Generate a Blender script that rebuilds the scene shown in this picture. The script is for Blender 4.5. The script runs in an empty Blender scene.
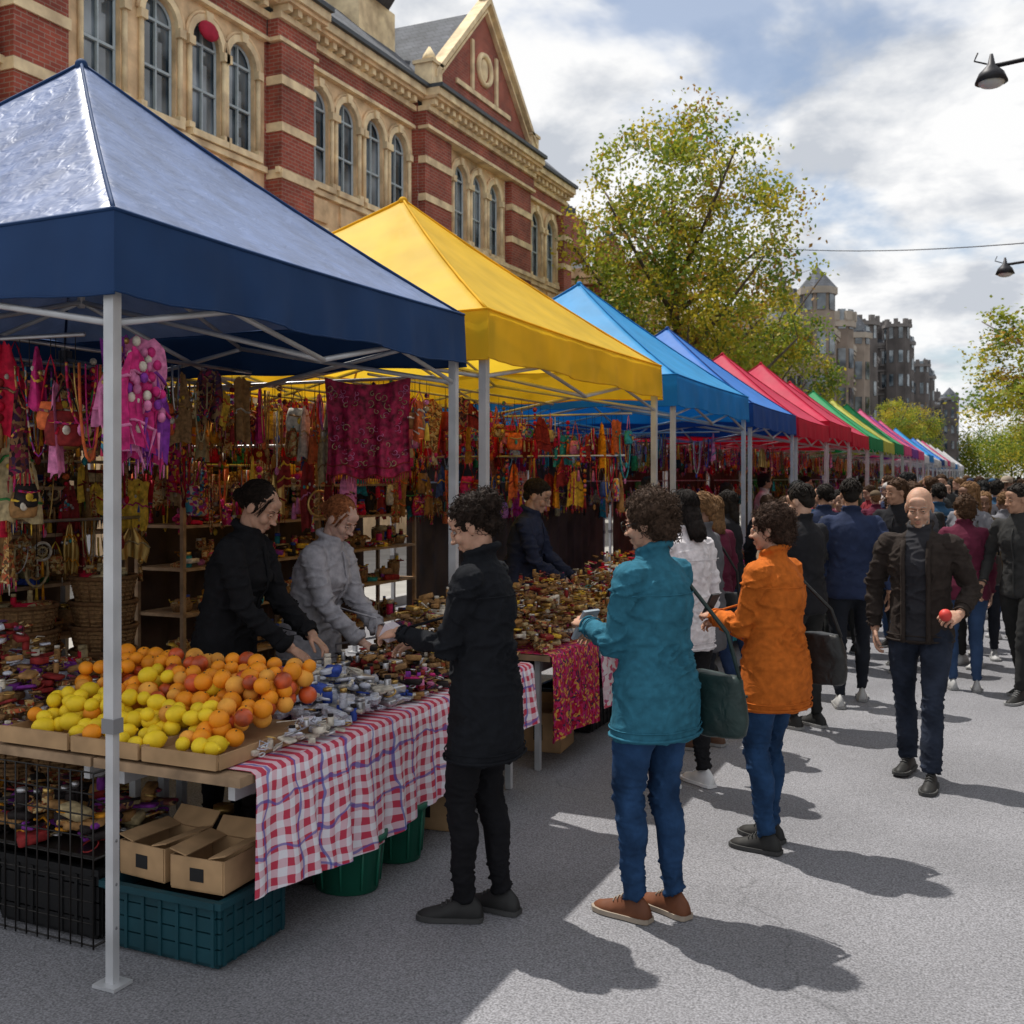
import bpy, math, random
import numpy as np
from math import sin, cos, pi, radians, sqrt
from mathutils import Vector, Matrix, noise
scene = bpy.context.scene
V = Vector

# ------------------------------------------------------------------ materials
def nd(nt, t, **k):
    n = nt.nodes.new(t)
    for a, b in k.items():
        setattr(n, a, b)
    return n

def M(name, col, rough=.8, var=.18, scale=6, bump=0., bscale=60, metal=0., transl=0., spec=.3, fold=0., fscale=9, sheen=0., detail=2, dist=.8, fs=.8, sss=0.):
    m = bpy.data.materials.new(name); m.use_nodes = True
    nt = m.node_tree; b = nt.nodes['Principled BSDF']; out = nt.nodes['Material Output']
    L = nt.links.new
    b.inputs['Roughness'].default_value = rough; b.inputs['Metallic'].default_value = metal
    b.inputs['Specular IOR Level'].default_value = spec
    if sheen: b.inputs['Sheen Weight'].default_value = sheen
    if sss: b.inputs['Subsurface Weight'].default_value = sss; b.inputs['Subsurface Scale'].default_value = .008
    tc = nd(nt, 'ShaderNodeTexCoord'); mx = None
    if var:
        n1 = nd(nt, 'ShaderNodeTexNoise'); n1.inputs['Scale'].default_value = scale; n1.inputs['Detail'].default_value = detail
        L(tc.outputs['Object'], n1.inputs['Vector'])
        r = nd(nt, 'ShaderNodeMapRange'); r.inputs[1].default_value = .3; r.inputs[2].default_value = .7
        L(n1.outputs['Fac'], r.inputs[0])
        mx = nd(nt, 'ShaderNodeMix', data_type='RGBA')
        c0 = [max(0, c * (1 - var)) for c in col]; c1 = [min(1, c * (1 + var)) for c in col]
        mx.inputs[6].default_value = (*c0, 1); mx.inputs[7].default_value = (*c1, 1)
        L(r.outputs[0], mx.inputs[0]); L(mx.outputs[2], b.inputs['Base Color'])
    else: b.inputs['Base Color'].default_value = (*col, 1)
    prev = None
    if fold:
        n3 = nd(nt, 'ShaderNodeTexNoise'); n3.inputs['Scale'].default_value = fscale; n3.inputs['Detail'].default_value = 2; n3.inputs['Distortion'].default_value = dist
        L(tc.outputs['Object'], n3.inputs['Vector'])
        bp = nd(nt, 'ShaderNodeBump'); bp.inputs['Strength'].default_value = fs; bp.inputs['Distance'].default_value = fold
        L(n3.outputs['Fac'], bp.inputs['Height']); prev = bp
    if bump:
        n2 = nd(nt, 'ShaderNodeTexNoise'); n2.inputs['Scale'].default_value = bscale; n2.inputs['Detail'].default_value = 1
        L(tc.outputs['Object'], n2.inputs['Vector'])
        bp = nd(nt, 'ShaderNodeBump'); bp.inputs['Strength'].default_value = .7; bp.inputs['Distance'].default_value = bump
        L(n2.outputs['Fac'], bp.inputs['Height'])
        if prev: L(prev.outputs[0], bp.inputs['Normal'])
        prev = bp
    if prev: L(prev.outputs[0], b.inputs['Normal'])
    if transl:
        t = nd(nt, 'ShaderNodeBsdfTranslucent')
        if mx: L(mx.outputs[2], t.inputs['Color'])
        else: t.inputs['Color'].default_value = (*col, 1)
        ms = nd(nt, 'ShaderNodeMixShader'); ms.inputs[0].default_value = transl
        L(b.outputs[0], ms.inputs[1]); L(t.outputs[0], ms.inputs[2]); L(ms.outputs[0], out.inputs['Surface'])
    return m

def cellmat(name, cols, scale=25, rough=.8):
    m = bpy.data.materials.new(name); m.use_nodes = True
    nt = m.node_tree; b = nt.nodes['Principled BSDF']; L = nt.links.new
    tc = nd(nt, 'ShaderNodeTexCoord')
    nz = nd(nt, 'ShaderNodeTexNoise'); nz.inputs['Scale'].default_value = scale * .4; nz.inputs['Detail'].default_value = 1
    L(tc.outputs['Object'], nz.inputs['Vector'])
    ad = nd(nt, 'ShaderNodeVectorMath', operation='MULTIPLY_ADD'); ad.inputs[1].default_value = (.06,) * 3
    L(nz.outputs['Color'], ad.inputs[0]); L(tc.outputs['Object'], ad.inputs[2])
    vo = nd(nt, 'ShaderNodeTexVoronoi'); vo.inputs['Scale'].default_value = scale
    L(ad.outputs[0], vo.inputs['Vector'])
    sp = nd(nt, 'ShaderNodeSeparateColor'); L(vo.outputs['Color'], sp.inputs[0])
    cr = nd(nt, 'ShaderNodeValToRGB'); cr.color_ramp.interpolation = 'CONSTANT'
    els = cr.color_ramp.elements
    while len(els) < len(cols): els.new(.5)
    for i, c in enumerate(cols):
        els[i].position = i / len(cols); els[i].color = (*c, 1)
    L(sp.outputs[0], cr.inputs[0]); L(cr.outputs[0], b.inputs['Base Color'])
    b.inputs['Roughness'].default_value = rough; b.inputs['Specular IOR Level'].default_value = .3
    return m

def brickmat(name, c1, c2, mortar, bw=.24, bh=.085):
    m = bpy.data.materials.new(name); m.use_nodes = True
    nt = m.node_tree; b = nt.nodes['Principled BSDF']; L = nt.links.new
    tc = nd(nt, 'ShaderNodeTexCoord'); s = nd(nt, 'ShaderNodeSeparateXYZ'); c = nd(nt, 'ShaderNodeCombineXYZ'); a = nd(nt, 'ShaderNodeMath', operation='ADD')
    L(tc.outputs['Object'], s.inputs[0]); L(s.outputs[0], a.inputs[0]); L(s.outputs[1], a.inputs[1]); L(a.outputs[0], c.inputs[0]); L(s.outputs[2], c.inputs[1])
    br = nd(nt, 'ShaderNodeTexBrick'); br.inputs['Scale'].default_value = 1
    br.inputs['Brick Width'].default_value = bw; br.inputs['Row Height'].default_value = bh; br.inputs['Mortar Size'].default_value = .008
    br.inputs['Color1'].default_value = (*c1, 1); br.inputs['Color2'].default_value = (*c2, 1); br.inputs['Mortar'].default_value = (*mortar, 1)
    L(c.outputs[0], br.inputs['Vector'])
    n1 = nd(nt, 'ShaderNodeTexNoise'); n1.inputs['Scale'].default_value = 1.2; n1.inputs['Detail'].default_value = 5; L(tc.outputs['Object'], n1.inputs['Vector'])
    r = nd(nt, 'ShaderNodeMapRange'); r.inputs[1].default_value = .3; r.inputs[2].default_value = .7; r.inputs[3].default_value = .6; r.inputs[4].default_value = 1.2
    L(n1.outputs['Fac'], r.inputs[0])
    vm = nd(nt, 'ShaderNodeVectorMath', operation='SCALE'); L(br.outputs['Color'], vm.inputs[0]); L(r.outputs[0], vm.inputs['Scale'])
    L(vm.outputs[0], b.inputs['Base Color']); b.inputs['Roughness'].default_value = .9
    return m

# ------------------------------------------------------------------ mesh builder
class MB:
    def __init__(s): s.v = []; s.f = []; s.m = []; s.sm = []
    def add(s, vf, mat=0, smooth=True):
        v, f = vf; o = len(s.v)
        s.v.extend([tuple(p) for p in v])
        s.f.extend([tuple(i + o for i in q) for q in f])
        s.m.extend([mat] * len(f)); s.sm.extend([smooth] * len(f))
    def addm(s, v, f, mats):
        o = len(s.v); s.v.extend([tuple(p) for p in v]); s.f.extend([tuple(i + o for i in q) for q in f])
        s.m.extend(mats); s.sm.extend([True] * len(f))
    def mesh(s, name, mats):
        me = bpy.data.meshes.new(name); me.from_pydata(s.v, [], s.f)
        for m in mats: me.materials.append(m)
        me.polygons.foreach_set('material_index', s.m); me.polygons.foreach_set('use_smooth', s.sm); me.update()
        return me
    def obj(s, name, mats, loc=(0, 0, 0), rot=(0, 0, 0), parent=None, scale=1):
        return put(name, s.mesh(name, mats), loc, rot, parent, scale)

def put(name, me, loc=(0, 0, 0), rot=(0, 0, 0), parent=None, scale=1):
    o = bpy.data.objects.new(name, me); scene.collection.objects.link(o)
    o.location = loc; o.rotation_euler = rot; o.scale = (scale,) * 3 if not hasattr(scale, '__len__') else scale
    if parent: o.parent = parent
    return o

def box(c, s, rz=0., M4=None):
    x, y, z = s[0] / 2, s[1] / 2, s[2] / 2; c = V(c)
    vs = [V((a * x, b * y, d * z)) for a in (-1, 1) for b in (-1, 1) for d in (-1, 1)]
    if M4 is not None: vs = [M4 @ p for p in vs]
    if rz:
        Rm = Matrix.Rotation(rz, 3, 'Z'); vs = [Rm @ p for p in vs]
    vs = [p + c for p in vs]
    return vs, [(0, 1, 3, 2), (4, 6, 7, 5), (0, 4, 5, 1), (2, 3, 7, 6), (0, 2, 6, 4), (1, 5, 7, 3)]

def bx(x0, x1, y0, y1, z0, z1):
    return box(((x0 + x1) / 2, (y0 + y1) / 2, (z0 + z1) / 2), (x1 - x0, y1 - y0, z1 - z0))

def ell(c, r, seg=12, rings=8, R3=None):
    if not hasattr(r, '__len__'): r = (r, r, r)
    c = V(c); vs = []; fs = []
    def T(p):
        p = V((p[0] * r[0], p[1] * r[1], p[2] * r[2]))
        return (R3 @ p if R3 is not None else p) + c
    vs.append(T((0, 0, 1)))
    for i in range(1, rings):
        a = pi * i / rings
        for j in range(seg):
            t = 2 * pi * j / seg; vs.append(T((sin(a) * cos(t), sin(a) * sin(t), cos(a))))
    vs.append(T((0, 0, -1)))
    for j in range(seg): fs.append((0, 1 + j, 1 + (j + 1) % seg))
    for i in range(rings - 2):
        for j in range(seg):
            a = 1 + i * seg + j; b = 1 + i * seg + (j + 1) % seg
            fs.append((a, a + seg, b + seg, b))
    e = len(vs) - 1; o = 1 + (rings - 2) * seg
    for j in range(seg): fs.append((e, o + (j + 1) % seg, o + j))
    return vs, fs

def loft(rings, caps=True, closed=True):
    n = len(rings[0]); vs = [p for r in rings for p in r]; fs = []
    for i in range(len(rings) - 1):
        for j in range(n if closed else n - 1):
            k = (j + 1) % n
            fs.append((i * n + j, i * n + k, (i + 1) * n + k, (i + 1) * n + j))
    if caps and closed:
        fs.append(tuple(range(n - 1, -1, -1))); o = (len(rings) - 1) * n; fs.append(tuple(o + j for j in range(n)))
    return vs, fs

def tube(pts, rad, n=8, caps=True):
    pts = [V(p) for p in pts]
    if not hasattr(rad, '__len__'): rad = [rad] * len(pts)
    rings = []; ref = None
    for i, p in enumerate(pts):
        t = (pts[min(i + 1, len(pts) - 1)] - pts[max(i - 1, 0)])
        if t.length < 1e-9: t = V((0, 0, 1))
        t.normalize()
        if ref is None: ref = V((0, 0, 1)) if abs(t.z) < .9 else V((0, 1, 0))
        a = ref - t * ref.dot(t)
        if a.length < 1e-4: a = t.orthogonal()
        a.normalize(); b = t.cross(a); ref = a
        rings.append([p + a * (cos(2 * pi * j / n) * rad[i]) + b * (sin(2 * pi * j / n) * rad[i]) for j in range(n)])
    return loft(rings, caps)

def capsule(a, b, ra, rb, n=12):
    a = V(a); b = V(b); d = (b - a); L = d.length; d = d / max(L, 1e-6)
    pts = []; rr = []
    for t in (.98, .8, .5): pts.append(a - d * ra * t); rr.append(ra * sqrt(1 - t * t))
    pts.append(a); rr.append(ra); pts.append(b); rr.append(rb)
    for t in (.5, .8, .98): pts.append(b + d * rb * t); rr.append(rb * sqrt(1 - t * t))
    return tube(pts, rr, n)

def torus(c, R, r, n=16, m=6, R3=None):
    vs = []; fs = []
    for i in range(n):
        for j in range(m):
            a = 2 * pi * i / n; b = 2 * pi * j / m
            p = V(((R + r * cos(b)) * cos(a), (R + r * cos(b)) * sin(a), r * sin(b)))
            if R3 is not None: p = R3 @ p
            vs.append(p + V(c))
            fs.append((i * m + j, ((i + 1) % n) * m + j, ((i + 1) % n) * m + (j + 1) % m, i * m + (j + 1) % m))
    return vs, fs

def remesh(parts, vox, it=4, wr=0., wf=10., fac=.5, cloth=None):
    mb = MB()
    for p in parts: mb.add(p)
    me = mb.mesh('tmp', []); ob = bpy.data.objects.new('tmp', me); scene.collection.objects.link(ob)
    md = ob.modifiers.new('r', 'REMESH'); md.mode = 'VOXEL'; md.voxel_size = vox
    if it:
        s = ob.modifiers.new('s', 'SMOOTH'); s.factor = fac; s.iterations = it
    bpy.context.view_layer.update()
    ev = ob.evaluated_get(bpy.context.evaluated_depsgraph_get()); m2 = ev.to_mesh()
    n = len(m2.vertices); co = np.empty(n * 3, np.float32); m2.vertices.foreach_get('co', co); co = co.reshape(-1, 3)
    fs = [tuple(p.vertices) for p in m2.polygons]
    nr = np.array([tuple(v.normal) for v in m2.vertices], np.float32).reshape(-1, 3)
    ev.to_mesh_clear(); bpy.data.objects.remove(ob); bpy.data.meshes.remove(me)
    if wr:
        d = np.empty(n, np.float32)
        for i in range(n):
            x, y, z = co[i]
            if cloth is None:
                q = V((x * wf, y * wf, z * wf)); d[i] = noise.noise(q) + .5 * noise.noise(q * 2)
                continue
            f = .4
            for (jp, jr) in cloth:
                dd = ((x - jp[0]) ** 2 + (y - jp[1]) ** 2 + (z - jp[2]) ** 2) / (jr * jr); f += 1.2 * math.exp(-dd)
            q = V((x * wf * .6, y * wf * .6, z * wf * 1.5))
            wq = noise.noise(q * .45 + V((9, 0, 0))) * 1.3
            a = noise.noise(q + V((wq, wq, wq)))
            d[i] = f * ((1 - min(abs(a) * 5, 1.)) ** 1.5 - .25 + .3 * noise.noise(q * .5))
        co = co + nr * (d * wr)[:, None]
    return co, fs, nr

# ------------------------------------------------------------------ PEOPLE
def ik(a, b, l1, l2, pole):
    d = b - a; L = min(d.length, (l1 + l2) * .996); dn = d.normalized(); b = a + dn * L
    x = (l1 * l1 - l2 * l2 + L * L) / (2 * L); h = sqrt(max(l1 * l1 - x * x, 0))
    p = pole - dn * pole.dot(dn); p.normalize()
    return a + dn * x + p * h, b

def hand_parts(w, d, back, side, curl=.35, k=1.):
    y = d.normalized(); z = (back - y * back.dot(y)).normalized(); x = y.cross(z)
    def T(a, b, c): return w + (x * a + y * b + z * c) * k
    P = []
    rings = []
    for b, wd, th in ((-.012, .024, .018), (.01, .028, .016), (.035, .037, .0155), (.065, .041, .0135), (.088, .039, .0105)):
        rings.append([T(cos(2 * pi * j / 12) * wd, b, sin(2 * pi * j / 12) * th) for j in range(12)])
    P.append(loft(rings))
    ts = -side
    for off, ln, c in ((.031, .068, .9), (.0105, .077, 1.), (-.0105, .071, 1.1), (-.031, .056, 1.25)):
        p = V((off * ts, .083 + (.004 if abs(off) < .02 else -.002), 0)); t = curl * c * .55; r = .0088
        for s in range(3):
            q = p + V((off * ts * .05, cos(t), -sin(t))) * ln * (.44, .31, .25)[s]
            P.append(capsule(T(*p), T(*q), r * k, r * .92 * k, 8)); p = q; r *= .92; t += curl * c
    a = V((.024 * ts, .012, -.004)); b = V((.05 * ts, .045, -.014)); c = V((.057 * ts, .078, -.02 - curl * .01)); e = V((.053 * ts, .1, -.027 - curl * .02))
    P.append(capsule(T(*a), T(*b), .014 * k, .0115 * k, 8)); P.append(capsule(T(*b), T(*c), .0108 * k, .0096 * k, 8)); P.append(capsule(T(*c), T(*e), .0094 * k, .0075 * k, 8))
    return P

# slots: 0 top 1 trousers 2 skin 3 hair 4 shoe 5 eyewhite 6 dark 7 lips 8 inner 9 bag 10 held 11 sole
def build_person(P, seed=1):
    q = P.get; rg = random.Random(seed); hi = q('hi', True); mb = MB()
    vox = .0085 if hi else .019
    bulk = q('bulk', 1.); hips = q('hips', 1.); male = q('male', False)
    pel = V(q('pelvis', (0, 0, 0))) + V((0, 0, .93)); lean = q('lean', .03); tw = q('twist', 0.)
    def sp(d, a, sx=q('sidelean', 0.)): return V((sx * d, sin(a) * d, cos(a) * d))
    w = pel + sp(.14, lean * .5); ch = w + sp(.19, lean * 1.0); sh = ch + sp(.135, lean * 1.15); nb = sh + sp(.065, lean * 1.3)
    hf = q('headfwd', .15); hd = nb + sp(.125, lean * .6 + hf)
    Rt = Matrix.Rotation(tw, 3, 'Z'); sw = .178 if male else .158
    SH = {s: sh + Rt @ V((s * sw, 0, -.022)) for s in (1, -1)}
    feet = q('feet', ((-.09, .03, .12, 0), (.1, -.03, -.12, 0)))
    ft = {-1: feet[0], 1: feet[1]}
    parts = [ell(pel + V((0, -.012, -.02)), (.165 * hips, .118 * hips, .125), 16, 10)]; joints = []
    for s in (-1, 1):
        fx, fy, yaw, lift = ft[s]
        hip = pel + V((s * .088 * hips, 0, -.04)); ank = V((fx, fy, .085 + lift))
        ll = max(.812, (ank - hip).length * 1.006)
        kn, ank = ik(hip, ank, ll * .513, ll * .487, V((sin(-yaw) * .6, 1, 0)))
        joints += [(kn, .11), (ank, .13), (hip, .12)]
        lg = q('leg', 1.)
        m1 = hip.lerp(kn, .5) + V((s * .008, .008, 0)); cf = kn.lerp(ank, .33) + V((0, -.02, 0))
        loose = q('loose', 0.)
        parts += [tube([hip, hip.lerp(kn, .25), m1, kn, cf, kn.lerp(ank, .7), ank],
                       [.095 * hips * lg, .093 * hips * lg, .079 * lg, .059 * lg, .060 * lg, (.047 + loose) * lg, (.042 + loose) * lg], 14), ell(kn, .057 * lg), ell(hip, .094 * hips * lg)]
        Rf = Matrix.Rotation(yaw, 3, 'Z')
        rings = []; srings = []
        for yy, wd, h in ((-.078, .02, .05), (-.068, .031, .075), (-.035, .037, .105), (.015, .038, .108), (.05, .041, .085), (.09, .046, .062), (.13, .046, .05), (.165, .036, .04), (.185, .016, .026)):
            rr = []
            for j in range(12):
                a = 2 * pi * j / 12; zz = sin(a); z = (.012 + (h - .012) * max(zz, 0)) if zz > 0 else .008
                rr.append(V((ank.x, ank.y, lift)) + Rf @ V((cos(a) * wd * (1 - .35 * max(zz, 0) * 1), yy, z)))
            rings.append(rr)
            srings.append([V((ank.x, ank.y, lift)) + Rf @ V((a * (wd + .004), yy * 1.03, b)) for a, b in ((-1, .002), (1, .002), (1, .02), (-1, .02))])
        mb.add(loft(rings), 4); mb.add(loft(srings), 11, False)
        for k in range(4): yy = .03 + k * .018; hz = .1 - k * .011; mb.add(tube([V((ank.x, ank.y, lift)) + Rf @ V(p) for p in ((-.022, yy, hz - .008), (0, yy + .004, hz), (.022, yy, hz - .008))], .003, 5), 11)
    co, fs, nr = remesh(parts, vox, 4, q('twr', .009), 16., cloth=joints)
    mb.addm(co, fs, [1] * len(fs))
    hem = q('hem', .13); hw = q('hemw', 1.); parts = []
    N = 24; rings = []
    def ring(c, rx, ry, ang=0., t=0.):
        Rr = Matrix.Rotation(t, 3, 'Z') @ Matrix.Rotation(-ang, 3, 'X')
        return [c + Rr @ V((cos(2 * pi * j / N) * rx, sin(2 * pi * j / N) * ry, 0)) for j in range(N)]
    rings.append(ring(pel + V((0, .0, -hem)), .178 * hips * bulk * hw, .132 * hips * bulk * hw))
    if hem > .2: rings.append(ring(pel + V((0, -.005, -hem * .5)), .18 * hips * bulk, .135 * hips * bulk))
    rings.append(ring(pel + V((0, -.005, .0)), .172 * hips * bulk, .13 * hips * bulk))
    wa = q('waist', 1.)
    rings.append(ring(w, .146 * bulk * wa, .113 * bulk * wa, lean * .5, tw * .3))
    rings.append(ring(w.lerp(ch, .5), .15 * bulk * (wa + 1) / 2, .118 * bulk, lean * .8, tw * .5))
    bd = .128 if male else .138
    rings.append(ring(ch + V((0, .008, 0)), (.175 if male else .155) * bulk, bd * bulk, lean, tw * .8))
    rings.append(ring(ch.lerp(sh, .6), (.178 if male else .15) * bulk, .112 * bulk, lean, tw))
    rings.append(ring(sh + V((0, 0, .012)), .135 * (bulk + 1) / 2, .088, lean, tw))
    rings.append(ring(nb + V((0, 0, -.012)), .072, .066, lean, tw))
    rings.append(ring(nb + V((0, 0, .022 if q('collar', 1) else .0)), .063, .06, lean, tw))
    parts.append(loft(rings))
    hands = q('hands', (None, None)); pal = q('palm', (None, None)); poles = q('poles', (None, None)); curls = q('curl', (.35, .35)); fdir = q('fdir', (None, None))
    joints = [(w + V((0, .1, 0)), .12), (w + V((0, -.1, 0)), .12), (pel + V((0, 0, -hem)), .1)]
    for s, i in ((-1, 0), (1, 1)):
        S = SH[s]; tgt = hands[i]
        if tgt is None: tgt = S + V((s * .07, .06, -.515))
        else: tgt = V(tgt)
        pole = V(poles[i]) if poles[i] else V((s * .55, -.8, -.3))
        E, W = ik(S, tgt, .28, .25, pole); joints += [(E, .1), (S + V((0, 0, -.08)), .09), (W, .08)]
        sb = q('sleeve', 1.)
        parts += [ell(S + V((-s * .012, 0, 0)), (.064 * sb, .064 * sb, .062), 12, 8), tube([S + V((-s * .03, 0, 0)), S.lerp(E, .15), S.lerp(E, .6), E, E.lerp(W, .45), E.lerp(W, .97)], [.058 * sb, .061 * sb, .054 * sb, .048 * sb, .045 * sb, .037 * sb], 14), ell(E, .048 * sb)]
        d = (W - E).normalized()
        back = V(pal[i]) if pal[i] else V((s, 0, 0))
        fd = V(fdir[i]).normalized() if fdir[i] else d
        hp = hand_parts(W + d * .012, (fd + d * .4).normalized(), back, s, curls[i], .98 if male else .9)
        hp.append(capsule(E.lerp(W, .85), W + d * .01, .028, .0265, 10))
        if hi:
            c2, f2, _ = remesh(hp, .0032, 2); mb.addm(c2, f2, [2] * len(f2))
        else:
            for h in hp: mb.add(h, 2)
        mb.add(torus(E.lerp(W, .965), .033 * sb, .006, 14, 6, d.to_track_quat('Z', 'Y').to_matrix()), 0)
        if hi: mb.add(torus(E.lerp(W, .8), .0405 * sb, .003, 18, 5, d.to_track_quat('Z', 'Y').to_matrix()), 0)
    if q('collar', 1):
        parts.append(torus(nb + V((0, -.005, .022)), .066, .016, 16, 8, Matrix.Rotation(-.35, 3, 'X')))
    co, fs, nr = remesh(parts, vox, 4, q('wr', .015), q('wf', 12.), cloth=joints)
    mats = [0] * len(fs)
    if q('open'):
        ow = q('open'); cen = co[:, 0] - pel[0]
        mm = (np.abs(cen) < ow) & (nr[:, 1] > .2) & (co[:, 2] > pel[2] - hem * .9)
        mats = [8 if all(mm[i] for i in f) else 0 for f in fs]
        for s in (-1, 1):
            pts = []
            for zz in np.arange(pel[2] - hem * .95, sh[2] + .02, .045):
                sel = np.where((np.abs(co[:, 2] - zz) < .03) & (np.abs(cen - s * ow) < .025) & (nr[:, 1] > 0))[0]
                if len(sel): pts.append(V((pel[0] + s * ow, float(co[sel, 1].max()) + .004, zz)))
            if len(pts) > 2: mb.add(tube(pts, .014, 8), 0)
    else:
        pts = []
        for zz in np.arange(pel[2] - hem * .97, sh[2] + .01, .05):
            sel = np.where((np.abs(co[:, 2] - zz) < .03) & (np.abs(co[:, 0] - pel[0]) < .03) & (nr[:, 1] > .2))[0]
            if len(sel): pts.append(V((pel[0], float(co[sel, 1].max()) - .001, zz)))
        if len(pts) > 2: mb.add(tube(pts, .006, 6), 6 if q('zip') else 0)
    mb.addm(co, fs, mats)
    if hi:
        def seam(z, rad, mat=0, back_only=False):
            sel = np.where(np.abs(co[:, 2] - z) < .012)[0]; c0 = pel if z < 1.1 else ch; P_ = []
            for j in range(28):
                a = 2 * pi * j / 28; dx, dy = cos(a), sin(a)
                if back_only and dy > -.15: continue
                rel = co[sel] - np.array([c0[0], c0[1], 0]); pr = rel[:, 0] * dx + rel[:, 1] * dy; lt = np.abs(-rel[:, 0] * dy + rel[:, 1] * dx)
                ok = (lt < .03) & (pr > 0) & (pr < .26)
                if ok.any(): r_ = float(pr[ok].max()); P_.append(V((c0[0] + dx * r_, c0[1] + dy * r_, z)))
            if len(P_) > 4:
                if not back_only: P_.append(P_[0])
                mb.add(tube(P_, rad, 5), mat)
        seam(pel[2] - hem + .045, .003); seam(pel[2] - hem + .015, .006)
        if not male: seam(sh[2] - .09, .0025, 0, True)
    hy, hp_ = q('head', (0., .1))
    Hr = Matrix.Rotation(hy + tw * .5, 3, 'Z') @ Matrix.Rotation(-hp_, 3, 'X')
    k = 1.0 if male else .97
    wj = q('jaw', 1.); nose = q('nose', 1.)
    def H(p): return hd + Hr @ (V(p) * k)
    def E_(p, r, a=12, b=8): return ell(H(p), [x * k for x in r], a, b, Hr)
    hp = [E_((0, -.014, .03), (.072, .094, .084), 20, 14), E_((0, .02, -.035), (.055 * wj, .068, .074), 16, 12), E_((0, .066, -.088), (.022 * wj, .019, .018)),
          E_((0, .03, -.065), (.048 * wj, .05, .04)), E_((0, .094, -.01), (.0085, .013, .026)), E_((0, .102 + .004 * nose, -.03), (.0115, .0135, .010)), E_((.011, .096, -.033), (.0075, .009, .0075)), E_((-.011, .096, -.033), (.0075, .009, .0075)),
          E_((.034, .06, -.03), (.025, .026, .026)), E_((-.034, .06, -.03), (.025, .026, .026)), E_((0, .073, .022), (.048, .015, .011)), E_((0, .066, .048), (.05, .022, .03)),
          E_((0, .085, -.059), (.02, .011, .006)), E_((0, .082, -.07), (.018, .011, .007)),
          E_((.073, -.008, -.008), (.009, .02, .031)), E_((-.073, -.008, -.008), (.009, .02, .031)),
          tube([nb + V((0, -.004, -.045)), nb + V((0, 0, .02)), H((0, -.012, -.06)), H((0, -.01, -.02))], [.062, .053 if male else .047, .053 if male else .047, .05], 14)]
    c2, f2, n2 = remesh(hp, .0040 if hi else .0075, 3)
    mb.addm(c2, f2, [2] * len(f2))
    for s in (-1, 1):
        mb.add(E_((s * .030, .0755, .001), (.0125, .0085, .0048)), 5); mb.add(E_((s * .030, .081, .001), (.005, .0038, .0045)), 6)
        mb.add(tube([H((s * .017, .083, .006)), H((s * .030, .087, .0085)), H((s * .045, .078, .004))], .0042 * k, 6), 2)
        mb.add(tube([H((s * .018, .082, -.005)), H((s * .030, .0855, -.006)), H((s * .043, .078, -.003))], .003 * k, 6), 2)
        mb.add(tube([H((s * .016, .0865, .0225)), H((s * .032, .087, .0275)), H((s * .05, .074, .022))], [.0016, .0024, .001], 5), 3)
    mb.add(E_((0, .0912, -.0588), (.017, .0055, .003)), 7); mb.add(E_((0, .0892, -.068), (.014, .0055, .004)), 7)
    st = q('hair', 'short')
    def hairpatch(prims, wr, wf, vx=None, it=2):
        c3, f3, _ = remesh(prims, vx or (.005 if hi else .009), it, wr, wf); mb.addm(c3, f3, [3] * len(f3))
    def strands(c, r, n, a0, a1, rad=.0022, wild=.06, crown=V((0, -.35, .93))):
        crown = crown.normalized(); u = crown.orthogonal().normalized(); v2 = crown.cross(u); c = V(c)
        for _ in range(n if hi else n // 5):
            th = rg.random() * 2 * pi; a = rg.uniform(a0, a1 * .75); e = min(a1, a + rg.uniform(.35, .8)); pts = []; off = rg.uniform(1.0, 1.05)
            for t in range(6):
                aa = a + (e - a) * t / 5; th += rg.gauss(0, wild) * .5; d = crown * cos(aa) + (u * cos(th) + v2 * sin(th)) * sin(aa)
                p = c + V((d.x * r[0], d.y * r[1], d.z * r[2])) * (off + .015 * sin(t * 1.3 + th))
                if p.y > .03 and p.z < .066: break
                pts.append(H(p))
            if len(pts) > 2: rr = rad if hi else rad * 2.2; mb.add(tube(pts, [rr * .6] + [rr] * (len(pts) - 2) + [rr * .3], 4), 3)
    if st in ('curly', 'curlyup'):
        sz = q('hairsize', 1.)
        B = [((0, -.025, .042), (.092 * sz, .104 * sz, .094 * sz)), ((0, -.062, -.02), (.084 * sz, .062 * sz, .076 * sz))]
        if st == 'curlyup': B = [((0, -.025, .042), (.084, .1, .088)), ((0, -.1, .06), (.062, .056, .06)), ((0, -.07, -.01), (.058, .05, .055))]
        hairpatch([E_(c, r, 18, 12) for c, r in B], .012, 40.)
        for _ in range(1000 if hi else 110):
            c, r = B[rg.choice([0, 0, 1] if st == 'curly' else [0, 0, 1, 2])]
            d = V((rg.gauss(0, 1), rg.gauss(0, 1), rg.gauss(0, 1))).normalized()
            p = V(c) + V((d.x * r[0], d.y * r[1], d.z * r[2])) * rg.uniform(.96, 1.12)
            if p.y > .045 and p.z < .078: continue
            if p.y > .02 and p.z < -.01: continue
            ax = V((rg.gauss(0, 1), rg.gauss(0, 1), rg.gauss(0, 1) - .8)).normalized(); u = ax.orthogonal().normalized(); v2 = ax.cross(u)
            R0 = rg.uniform(.004, .01); ph = rg.random() * 6; rr = .0014 if hi else .004
            pts = [H(p + ax * (t * .0038 - .012) + (u * cos(ph + t * .8) + v2 * sin(ph + t * .8)) * R0) for t in range(11)]
            mb.add(tube(pts, [rr * .4] + [rr] * 9 + [rr * .3], 3), 3)
    elif st == 'tied':
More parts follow.
